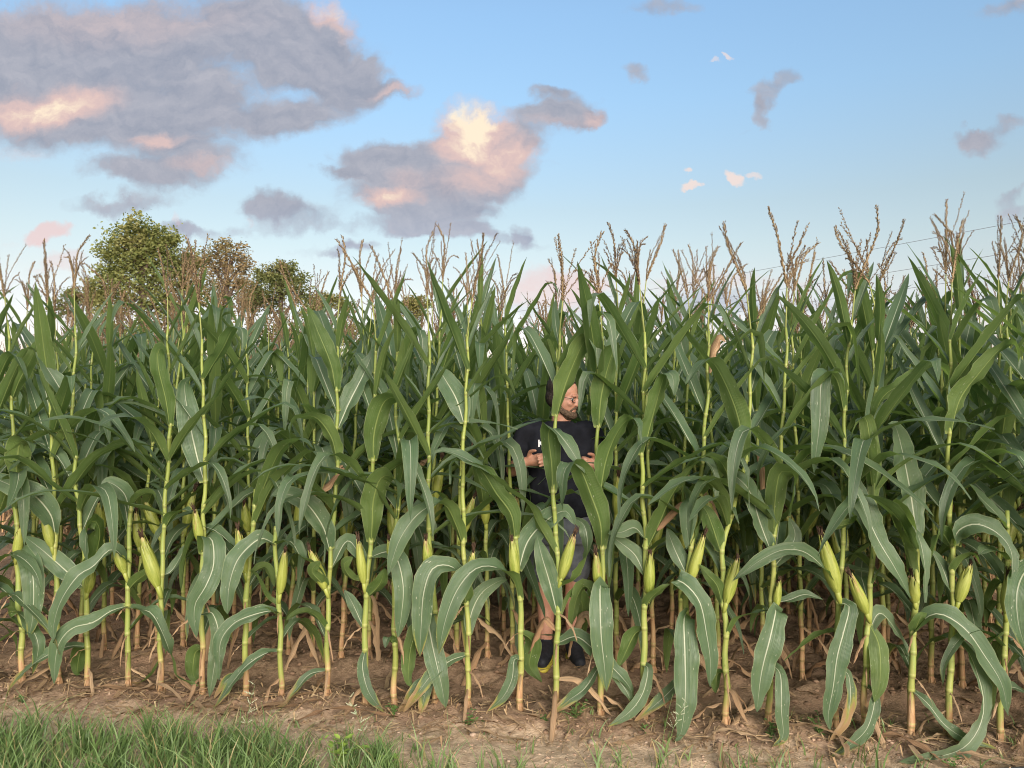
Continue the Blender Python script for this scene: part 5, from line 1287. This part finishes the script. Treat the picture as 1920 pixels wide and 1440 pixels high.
for i, (px, py, rot, lab) in enumerate(PLACED):
    Y = CAM_H / ((py - 765) / FPX); x = (px - 960) / FPX * Y
    o = link('dry_leaf', DRYG[i % len(DRYG)], None, (x, Y, float(ground_z(x, Y)) + .008), (R(rng.uniform(-6, 6)), R(rng.uniform(-4, 4)), R(rot)), (1.15, 1.15, 1.15)); tag(o, lab, 'dry leaf', 'dry leaves on the soil')
cnt = 0
for i in range(150):
    k = rng.choice((0, 0, 0, 1, 1, 2)); x = rng.uniform(-3.0, 2.8); y = row_y(k, x) + rng.gauss(-.03, .16)
    o = link('dry_leaf', DRYG[i % len(DRYG)], None, (x, y, float(ground_z(x, y)) + .006), (R(rng.uniform(-10, 10)), R(rng.uniform(-8, 8)), rng.uniform(0, 6.28)), [rng.uniform(.45, 1.1)] * 3)
    tag(o, 'crumpled brown corn leaf fallen on the soil among the stalks', 'dry leaf', 'fallen leaves among the stalks')
def clods(name, n, region, size, m, label, seed):
    nr = np.random.default_rng(seed); t = (1 + 5 ** .5) / 2
    iv = np.array([(-1, t, 0), (1, t, 0), (-1, -t, 0), (1, -t, 0), (0, -1, t), (0, 1, t), (0, -1, -t), (0, 1, -t), (t, 0, -1), (t, 0, 1), (-t, 0, -1), (-t, 0, 1)]) / 1.9
    iF = np.array([(0, 11, 5), (0, 5, 1), (0, 1, 7), (0, 7, 10), (0, 10, 11), (1, 5, 9), (5, 11, 4), (11, 10, 2), (10, 7, 6), (7, 1, 8), (3, 9, 4), (3, 4, 2), (3, 2, 6), (3, 6, 8), (3, 8, 9), (4, 9, 5), (2, 4, 11), (6, 2, 10), (8, 6, 7), (9, 8, 1)])
    X, Y = region(nr, n); s = size[0] + (size[1] - size[0]) * nr.random(n) ** 3
    q = iv[None] * (1 + nr.normal(0, .22, (n, 12, 1))) * s[:, None, None] * np.stack([nr.uniform(.7, 1.3, n), nr.uniform(.7, 1.3, n), nr.uniform(.35, .65, n)], 1)[:, None, :]
    a = nr.uniform(0, 6.28, n); c, s_ = np.cos(a)[:, None], np.sin(a)[:, None]
    V = np.stack([q[..., 0] * c - q[..., 1] * s_ + X[:, None], q[..., 0] * s_ + q[..., 1] * c + Y[:, None], q[..., 2] + (ground_z(X, Y) + s * .1)[:, None]], -1).reshape(-1, 3)
    F = (iF[None] + (np.arange(n) * 12)[:, None, None]).reshape(-1, 3)
    tag(link(name, mesh_of(name, V, F, m, smooth=True)), label, name.split('_')[-1], None, 'stuff')
def reg_rows(nr, n):
    X = nr.uniform(-4.2, 4, n); return X, ROW_Y0 + ROW_SLOPE * X + nr.uniform(-.25, 2.2, n)
def reg_edge(nr, n):
    X = nr.uniform(-4.2, 4, n); return X, ROW_Y0 + ROW_SLOPE * X - nr.random(n) ** .8 * .75
def soil_var(name, a, b_):
    m, gg, b, out = mat(name); r = gg.new('ShaderNodeNewGeometry').outputs['Random Per Island']
    nz = gg.noise(gg.new('ShaderNodeTexCoord').outputs['Object'], 60.0, 3.0)
    gg.put(b.inputs['Base Color'], gg.mix(gg.rng(nz, .3, .7), gg.mix(r, a, b_), a)); b.inputs['Roughness'].default_value = .95; b.inputs['Specular IOR Level'].default_value = .1
    return m
clods('soil_clods', 5200, reg_rows, (.003, .022), soil_var('clod', (0.19, 0.122, 0.078), (0.31, 0.212, 0.142)), 'brown soil clods between the corn rows', 21)
clods('sandy_crumbs', 3600, reg_edge, (.002, .011), soil_var('crumb', (0.33, 0.225, 0.150), (0.50, 0.38, 0.28)), 'sandy crumbs and grit on the bare strip', 22)
def litter():
    nr = np.random.default_rng(31); n = 4600
    X = nr.uniform(-4, 3.8, n); Y = ROW_Y0 + ROW_SLOPE * X + np.where(nr.random(n) < .6, nr.normal(-.12, .16, n), nr.uniform(-.5, 2.4, n))
    L = .02 + .12 * nr.random(n) ** 1.8; a = nr.uniform(0, 6.28, n); w = nr.uniform(.0012, .005, n); z = ground_z(X, Y) + nr.uniform(.004, .016, n); dz_ = nr.normal(0, .012, n)
    dx_, dy_ = np.cos(a) * L / 2, np.sin(a) * L / 2; ex, ey = -np.sin(a) * w, np.cos(a) * w
    V = np.stack([np.stack([X - dx_ - ex, Y - dy_ - ey, z - dz_], 1), np.stack([X - dx_ + ex, Y - dy_ + ey, z - dz_ + .003], 1), np.stack([X + ex * .8, Y + ey * .8, z + .006], 1), np.stack([X + dx_ + ex * .4, Y + dy_ + ey * .4, z + dz_], 1), np.stack([X + dx_ - ex * .4, Y + dy_ - ey * .4, z + dz_ + .002], 1), np.stack([X - ex * .8, Y - ey * .8, z + .004], 1)], 1)
    base = np.arange(n)[:, None] * 6
    F = np.concatenate([base + np.array([[0, 1, 2, 5]]), base + np.array([[5, 2, 3, 4]])])
    tag(link('straw_litter', mesh_of('straw_litter', V.reshape(-1, 3), F, soil_var('straw', (0.26, 0.17, 0.09), (0.46, 0.35, 0.21)))), 'bits of dry straw and leaf strewn over the soil', 'litter', None, 'stuff')
litter()
M_STONE = simple('stone', (.33, .25, .185), .9, .15, .3, 30, .4)
for (px, py, s, lab) in ((1110, 1382, .022, 'reddish stone on the sandy strip right of the bushy weed'), (83, 1268, .012, 'pale pebble on the soil between the first two stalks'), (886, 1368, .018, 'rounded brown stone left of the bushy weed'), (1500, 1392, .014, 'small stone on the strip under the right-hand stalks')):
    Y = CAM_H / ((py - 765) / FPX); x = (px - 960) / FPX * Y
    bm = bmesh.new(); bmesh.ops.create_icosphere(bm, subdivisions=3, radius=s); r_ = random.Random(px)
    for v_ in bm.verts:
        k = 1 + .25 * math.sin(v_.co.x / s * 2.1 + px) * math.cos(v_.co.y / s * 1.7) + .08 * r_.uniform(-1, 1); v_.co *= k; v_.co.z *= .65
    me = bpy.data.meshes.new('stone'); bm.to_mesh(me); bm.free(); me.materials.append(M_STONE); me.polygons.foreach_set('use_smooth', [True] * len(me.polygons))
    tag(link('stone', me, None, (x, Y, float(ground_z(x, Y)) + s * .25)), lab, 'stone', 'stones on the soil')

# ---------------------------------------------------------------- the man standing between the rows
def remesh(acc, name, m, vox, smooth=4, fac=.5, post=None):
    me = acc.mesh(name, [m]); o = bpy.data.objects.new('shape', me); col.objects.link(o)
    md = o.modifiers.new('r', 'REMESH'); md.mode = 'VOXEL'; md.voxel_size = vox; md.use_smooth_shade = True
    if smooth: sm_ = o.modifiers.new('s', 'SMOOTH'); sm_.iterations = smooth; sm_.factor = fac
    dg = bpy.context.evaluated_depsgraph_get(); out = bpy.data.meshes.new_from_object(o.evaluated_get(dg))
    bpy.data.objects.remove(o); bpy.data.meshes.remove(me)
    out.name = name; out.materials.clear(); out.materials.append(m)
    if post:
        n = len(out.vertices); co = np.empty(n * 3); out.vertices.foreach_get('co', co); co = post(co.reshape(-1, 3)); out.vertices.foreach_set('co', co.ravel())
    out.polygons.foreach_set('use_smooth', np.ones(len(out.polygons), dtype=bool)); out.update()
    return out
def limb(acc, C, rad, n=16, sides=14, ell=1.0):
    C4 = [tuple(c) + (r_,) for c, r_ in zip(C, rad)]
    Q, _ = spline(C4, n); V, F, U = tube(Q[:, :3], np.maximum(.002, Q[:, 3]), sides, ell=ell); acc.add(V, F, U)
    # round ends
    for e, k in ((0, 1), (-1, 1)): ball(acc, Q[e, :3], (Q[e, 3],) * 3, 8)
def ball(acc, c, r3, n=12, rot=None):
    bm = bmesh.new(); bmesh.ops.create_uvsphere(bm, u_segments=n * 2 if n > 8 else 12, v_segments=n, radius=1)
    V = np.array([v_.co[:] for v_ in bm.verts]) * np.array(r3); F = [tuple(x.index for x in f.verts) for f in bm.faces]; bm.free()
    if rot is not None: V = V @ np.array(rot).T
    acc.add(V + np.array(c), F)
def loft(acc, secs, sides=22):
    """secs: (x, y, z, rx, ry)"""
    S = np.array(secs); Q, _ = spline(S, 30); ang = np.linspace(0, 2 * np.pi, sides, endpoint=False)
    V = np.concatenate([np.stack([q[0] + q[3] * np.sign(np.cos(ang)) * np.abs(np.cos(ang)) ** .85, q[1] + q[4] * np.sign(np.sin(ang)) * np.abs(np.sin(ang)) ** .85, np.full(sides, q[2])], 1) for q in Q])
    n = len(Q); F = [(i * sides + j, i * sides + (j + 1) % sides, (i + 1) * sides + (j + 1) % sides, (i + 1) * sides + j) for i in range(n - 1) for j in range(sides)]
    F += [tuple(range(sides - 1, -1, -1)), tuple((n - 1) * sides + j for j in range(sides))]
    acc.add(V, F)
def skin_mat():
    m, gg, b, out = mat('skin')
    obj = gg.new('ShaderNodeTexCoord').outputs['Object']
    c = gg.mix(gg.rng(gg.noise(obj, 14.0, 4.0), .35, .65), (.42, .205, .135), (.52, .28, .195))
    c = gg.mix(gg.math('MULTIPLY', gg.rng(gg.noise(obj, 90.0, 2.0), .5, .7), .25), c, (.34, .15, .10))
    gg.put(b.inputs['Base Color'], c); b.inputs['Roughness'].default_value = .5
    b.inputs['Subsurface Weight'].default_value = .1; b.inputs['Subsurface Radius'].default_value = (.01, .004, .002)
    return m
M_SKIN = skin_mat()
M_SHIRT = simple('black_cotton', (.012, .013, .018), .9, .15, .35, 12, .25)
M_SHORTS = simple('grey_twill', (.125, .135, .155), .9, .15, .25, 18, .3)
M_SHOE = simple('dark_shoe', (.018, .02, .026), .7, .3, .3, 40, .2)
M_SOLE = simple('yellow_sole', (.50, .42, .06), .6, .3)
M_HAIR = simple('dark_hair', (.030, .022, .018), .7, .3, .5, 70, .8)
M_BEARD = simple('grey_brown_beard', (.11, .075, .05), .8, .2, .5, 90, .8)
M_FRAME = simple('glasses_frame', (.012, .012, .014), .3, .5)
man = link('person', None, None, (MAN.x, MAN.y, float(ground_z(MAN.x, MAN.y)))); tag(man, 'bearded man in black t-shirt, grey shorts and glasses standing among the corn', 'person')
YAW, NOD = R(62), R(10)
f_ = np.array([math.sin(YAW), -math.cos(YAW), 0]); r__ = np.array([-math.cos(YAW), -math.sin(YAW), 0]); u__ = np.array([0, 0, 1.0])
f2 = f_ * math.cos(NOD) - u__ * math.sin(NOD); u2 = u__ * math.cos(NOD) + f_ * math.sin(NOD)
HC = np.array([.012, -.015, 1.655]); HM = np.stack([r__, f2, u2], 1)        # head axes: right, forward, up
def hp(a, b, c): return HC + r__ * a + f2 * b + u2 * c
body = Acc()
loft(body, [(-.01, 0, .86, .165, .125), (-.012, 0, .95, .185, .145), (-.012, -.01, 1.06, .188, .150), (-.012, -.005, 1.20, .195, .140), (-.012, 0, 1.33, .205, .130), (-.012, .01, 1.43, .185, .105), (-.012, .012, 1.49, .09, .075)])
limb(body, [(-.005, .01, 1.44), (.0, .0, 1.51), (.008, -.008, 1.58)], [.072, .064, .062])
# head: skull, face, jaw, nose, brow, ear
ball(body, hp(0, -.012, .045), (.079, .100, .092), 14, HM); ball(body, hp(0, .028, -.02), (.066, .070, .092), 14, HM)
ball(body, hp(0, .052, -.075), (.045, .042, .042), 10, HM); ball(body, hp(0, .082, .026), (.052, .020, .014), 8, HM)
limb(body, [hp(0, .088, .018), hp(0, .108, -.012), hp(0, .117, -.028)], [.009, .012, .0145], 6, 8)
ball(body, hp(.011, .102, -.030), (.009,) * 3, 6); ball(body, hp(-.011, .102, -.030), (.009,) * 3, 6)
ball(body, hp(0, .090, -.058), (.024, .012, .006), 8, HM); ball(body, hp(0, .088, -.070), (.022, .012, .007), 8, HM)
for sg in (1, -1):
    ball(body, hp(sg * .078, -.012, .0), (.008, .020, .033), 8, HM); ball(body, hp(sg * .038, .068, -.025), (.025, .022, .02), 8, HM)
def arm(acc, sh, el, wr, hand_dir, thumb_up, sg, fat=1.0, only_skin=True):
    limb(acc, [sh, np.array(sh) * .5 + np.array(el) * .5, el], [.062, .052, .046]); sh, el, wr = map(np.array, (sh, el, wr))
    limb(acc, [el, el * .65 + wr * .35, wr], [.047, .049, .031])
    # hand: palm, four bent fingers, thumb
    d = np.array(hand_dir, float); d /= np.linalg.norm(d)
    up_ = np.array(thumb_up, float); up_ -= d * d.dot(up_); up_ /= np.linalg.norm(up_)
    inn = np.cross(d, up_) * sg                       # from the back of the hand to the palm
    palm = wr + d * .050
    limb(acc, [wr + d * .005, wr + d * .05, wr + d * .088], [.028, .030, .026], 8, 12)
    for q in (-.028, -.010, .010, .028): limb(acc, [wr + d * .02 + up_ * q * .6, wr + d * .090 + up_ * q], [.016, .0125], 5, 8)
    for q, l in ((.030, .072), (.010, .080), (-.010, .075), (-.029, .060)):
        b0 = wr + d * .088 + up_ * q
        k1 = b0 + (d * .80 + inn * .35) * l * .50 + up_ * q * .05
        k2 = k1 + (d * .15 + inn * .95) * l * .40
        k3 = k2 + (d * -.55 + inn * .65) * l * .30
        limb(acc, [b0, b0 * .5 + k1 * .5, k1, k2, k3], [.0112, .0106, .0104, .0092, .0078], 14, 8)
    t0 = wr + d * .022 + up_ * .022; t1 = t0 + (d * .55 + up_ * .80 + inn * .3) * .042; t2 = t1 + (d * .85 + up_ * .25 + inn * .45) * .034; t3 = t2 + (d * .9 + inn * .4) * .026
    limb(acc, [t0, t1, t2, t3], [.0165, .0135, .0115, .0088], 12, 8)
RS, RE, RW = (-.212, .005, 1.425), (-.325, -.015, 1.195), (-.225, -.205, 1.262)
LS, LE, LW = (.190, .005, 1.425), (.285, -.005, 1.190), (.205, -.195, 1.240)
arm(body, RS, RE, RW, (.80, -.45, .16), (0, -.2, 1), 1)
arm(body, LS, LE, LW, (-.85, -.38, .18), (0, -.2, 1), -1)
for hx, kx, ax in ((-.095, -.105, -.100), (.080, .082, .075)):
    limb(body, [(hx, 0, .90), (kx, -.012, .52), (ax + .002, .018, .34), (ax, .012, .09)], [.098, .062, .058, .039], 26)
    limb(body, [(ax, .02, .06), (ax * 1.15, -.08, .045), (ax * 1.3, -.17, .03)], [.042, .042, .032])
bm_ = remesh(body, 'body', M_SKIN, .0052, 3)
link('body', bm_, man)
# t-shirt
def folds(co):
    d = .004 * np.sin(co[:, 2] * 46 + co[:, 0] * 21) * np.sin(co[:, 0] * 33 + 1) + .0035 * np.sin(co[:, 2] * 25 - co[:, 0] * 50 + 2)
    k = np.clip(np.abs(co[:, 1]) * 8, 0, 1)
    co[:, 1] += np.sign(co[:, 1]) * d * k; return co
sh = Acc()
loft(sh, [(-.012, 0, .905, .196, .158), (-.012, 0, .96, .202, .164), (-.012, -.012, 1.06, .206, .170), (-.012, -.005, 1.20, .212, .160), (-.012, 0, 1.33, .222, .148), (-.012, .01, 1.435, .205, .122), (-.01, .010, 1.487, .105, .088), (-.008, .006, 1.508, .084, .080)])
for S_, E_ in ((RS, RE), (LS, LE)):
    S_, E_ = np.array(S_), np.array(E_); M_ = S_ + (E_ - S_) * .92
    limb(sh, [S_ * np.array([.75, 1, 1.005]), S_, (S_ + M_) / 2, M_], [.080, .080, .073, .070], 14)
shirt = link('t_shirt', remesh(sh, 't_shirt', M_SHIRT, .008, 4, post=folds), man); shirt['label'] = 'plain black t-shirt with a small white letter on the chest'
sr = Acc()
loft(sr, [(-.01, 0, .74, .19, .150), (-.01, 0, .82, .194, .152), (-.01, 0, .90, .190, .150), (-.01, 0, .945, .187, .148)])
for hx, kx in ((-.095, -.108), (.080, .090)): limb(sr, [(hx, 0, .86), ((hx + kx) / 2, 0, .72), (kx, -.005, .60), (kx, -.005, .565)], [.112, .106, .098, .096], 12)
link('shorts', remesh(sr, 'shorts', M_SHORTS, .009, 3, post=folds), man)
for ax in (-.100, .075):
    so, sl = Acc(), Acc()
    limb(so, [(ax, .055, .065), (ax, .0, .075), (ax * 1.15, -.10, .052), (ax * 1.32, -.205, .042)], [.046, .052, .050, .036], 14)
    limb(so, [(ax, .015, .09), (ax, .013, .118)], [.046, .044])
    shoe = link('shoe', remesh(so, 'shoe', M_SHOE, .007, 2), man)
    pts = [(ax, .065, .012), (ax, .0, .012), (ax * 1.15, -.10, .012), (ax * 1.32, -.21, .014)]
    limb(sl, [(p[0], p[1], 0) for p in pts], [.049, .050, .054, .041], 14)
    link('sole', remesh(sl, 'sole', M_SOLE, .008, 1, post=lambda co: np.stack([co[:, 0], co[:, 1], .005 + co[:, 2] * .50], 1)), shoe)
# hair, beard, glasses
hr = Acc()
ball(hr, hp(0, -.022, .056), (.086, .102, .092), 14, HM); ball(hr, hp(0, -.055, .0), (.080, .062, .075), 12, HM)
for sg in (1, -1): ball(hr, hp(sg * .072, .005, .02), (.013, .024, .05), 8, HM)
for k in range(40):
    a = rng.uniform(0, 6.28); b_ = rng.uniform(.1, 1.3); ball(hr, hp(.086 * math.cos(a) * math.sin(b_), -.022 + .100 * math.sin(a) * math.sin(b_), .056 + .092 * math.cos(b_)), (rng.uniform(.008, .014),) * 3, 6)
def hairline(co):
    rel = co - HC; f__ = rel @ f2; u_ = rel @ u2
    push = np.clip((f__ - .035) / .05, 0, 1) * np.clip((.068 - u_) / .02, 0, 1)          # draw the fringe back off the forehead
    return co - np.outer(push * np.maximum(0, f__ - .035), f2)
link('hair', remesh(hr, 'hair', M_HAIR, .006, 1, post=hairline), man)
bd = Acc()
ball(bd, hp(0, .050, -.098), (.050, .045, .040), 10, HM)
limb(bd, [hp(.068, .0, -.03), hp(.060, .03, -.075), hp(.03, .075, -.095), hp(0, .088, -.098), hp(-.03, .075, -.095), hp(-.060, .03, -.075), hp(-.068, .0, -.03)], [.012, .020, .024, .026, .024, .020, .012], 18, 8)
limb(bd, [hp(.030, .078, -.068), hp(.018, .098, -.049), hp(0, .104, -.047), hp(-.018, .098, -.049), hp(-.030, .078, -.068)], [.007, .008, .008, .008, .007], 10, 6)
link('beard', remesh(bd, 'beard', M_BEARD, .005, 1), man)
gl = Acc()
for sg in (1, -1):
    c = [hp(sg * .033 + .026 * math.cos(t), .098 - .006 * abs(math.cos(t)), .004 + .019 * math.sin(t)) for t in np.linspace(0, 2 * math.pi, 17)]
    V, F, U = tube(c, .0024, 6); gl.add(V, F, U)
    V, F, U = tube([hp(sg * .060, .092, .010), hp(sg * .078, .05, .010), hp(sg * .082, -.015, .006)], .0022, 6); gl.add(V, F, U)
V, F, U = tube([hp(.008, .098, .008), hp(0, .102, .011), hp(-.008, .098, .008)], .002, 6); gl.add(V, F, U)
glasses = link('glasses', gl.mesh('glasses', [M_FRAME]), man)
lens_m, gg, b, out = mat('lens_glass'); b.inputs['Transmission Weight'].default_value = 1; b.inputs['Roughness'].default_value = .03; b.inputs['IOR'].default_value = 1.1
for sg in (1, -1):
    V = [hp(sg * .033, .0985, .004)] + [hp(sg * .033 + .024 * math.cos(t), .0975 - .006 * abs(math.cos(t)), .004 + .0175 * math.sin(t)) for t in np.linspace(0, 2 * math.pi, 17)[:-1]]
    link('lens', mesh_of('lens', V, [(0, i, i % 16 + 1) for i in range(1, 17)], lens_m), glasses)
M_EYE = simple('eye', (.75, .72, .68), .25, .5); M_IRIS = simple('iris', (.03, .02, .015), .2, .5)
for sg in (1, -1):
    e = Acc(); ball(e, hp(sg * .032, .079, .004), (.0125,) * 3, 8); eye = link('eye', e.mesh('eye', [M_EYE]), man)
    e = Acc(); ball(e, hp(sg * .032, .0885, .003), (.0055, .004, .0055), 8, HM); link('iris', e.mesh('iris', [M_IRIS]), eye)
# white letter printed on the chest
cu = bpy.data.curves.new('print', 'FONT'); cu.body = 'K'; cu.size = .060; cu.extrude = .0015; cu.align_x = 'CENTER'; cu.offset = .0016
ob = bpy.data.objects.new('shape', cu); col.objects.link(ob)
me = bpy.data.meshes.new_from_object(ob.evaluated_get(bpy.context.evaluated_depsgraph_get())); bpy.data.objects.remove(ob)
me.name = 'printed_letter'; me.materials.clear(); me.materials.append(simple('white_print', (.8, .8, .8), .7))
for v_ in me.vertices:
    q = Vector((-.134 + v_.co.x, -1.0, 1.350 + v_.co.y)); ok_, hit, nn, fi = shirt.ray_cast(q, Vector((0, 1, 0)))
    v_.co = Vector((q.x, (hit.y if ok_ else -.13) - .003 - v_.co.z, q.z))
link('printed_letter', me, shirt)
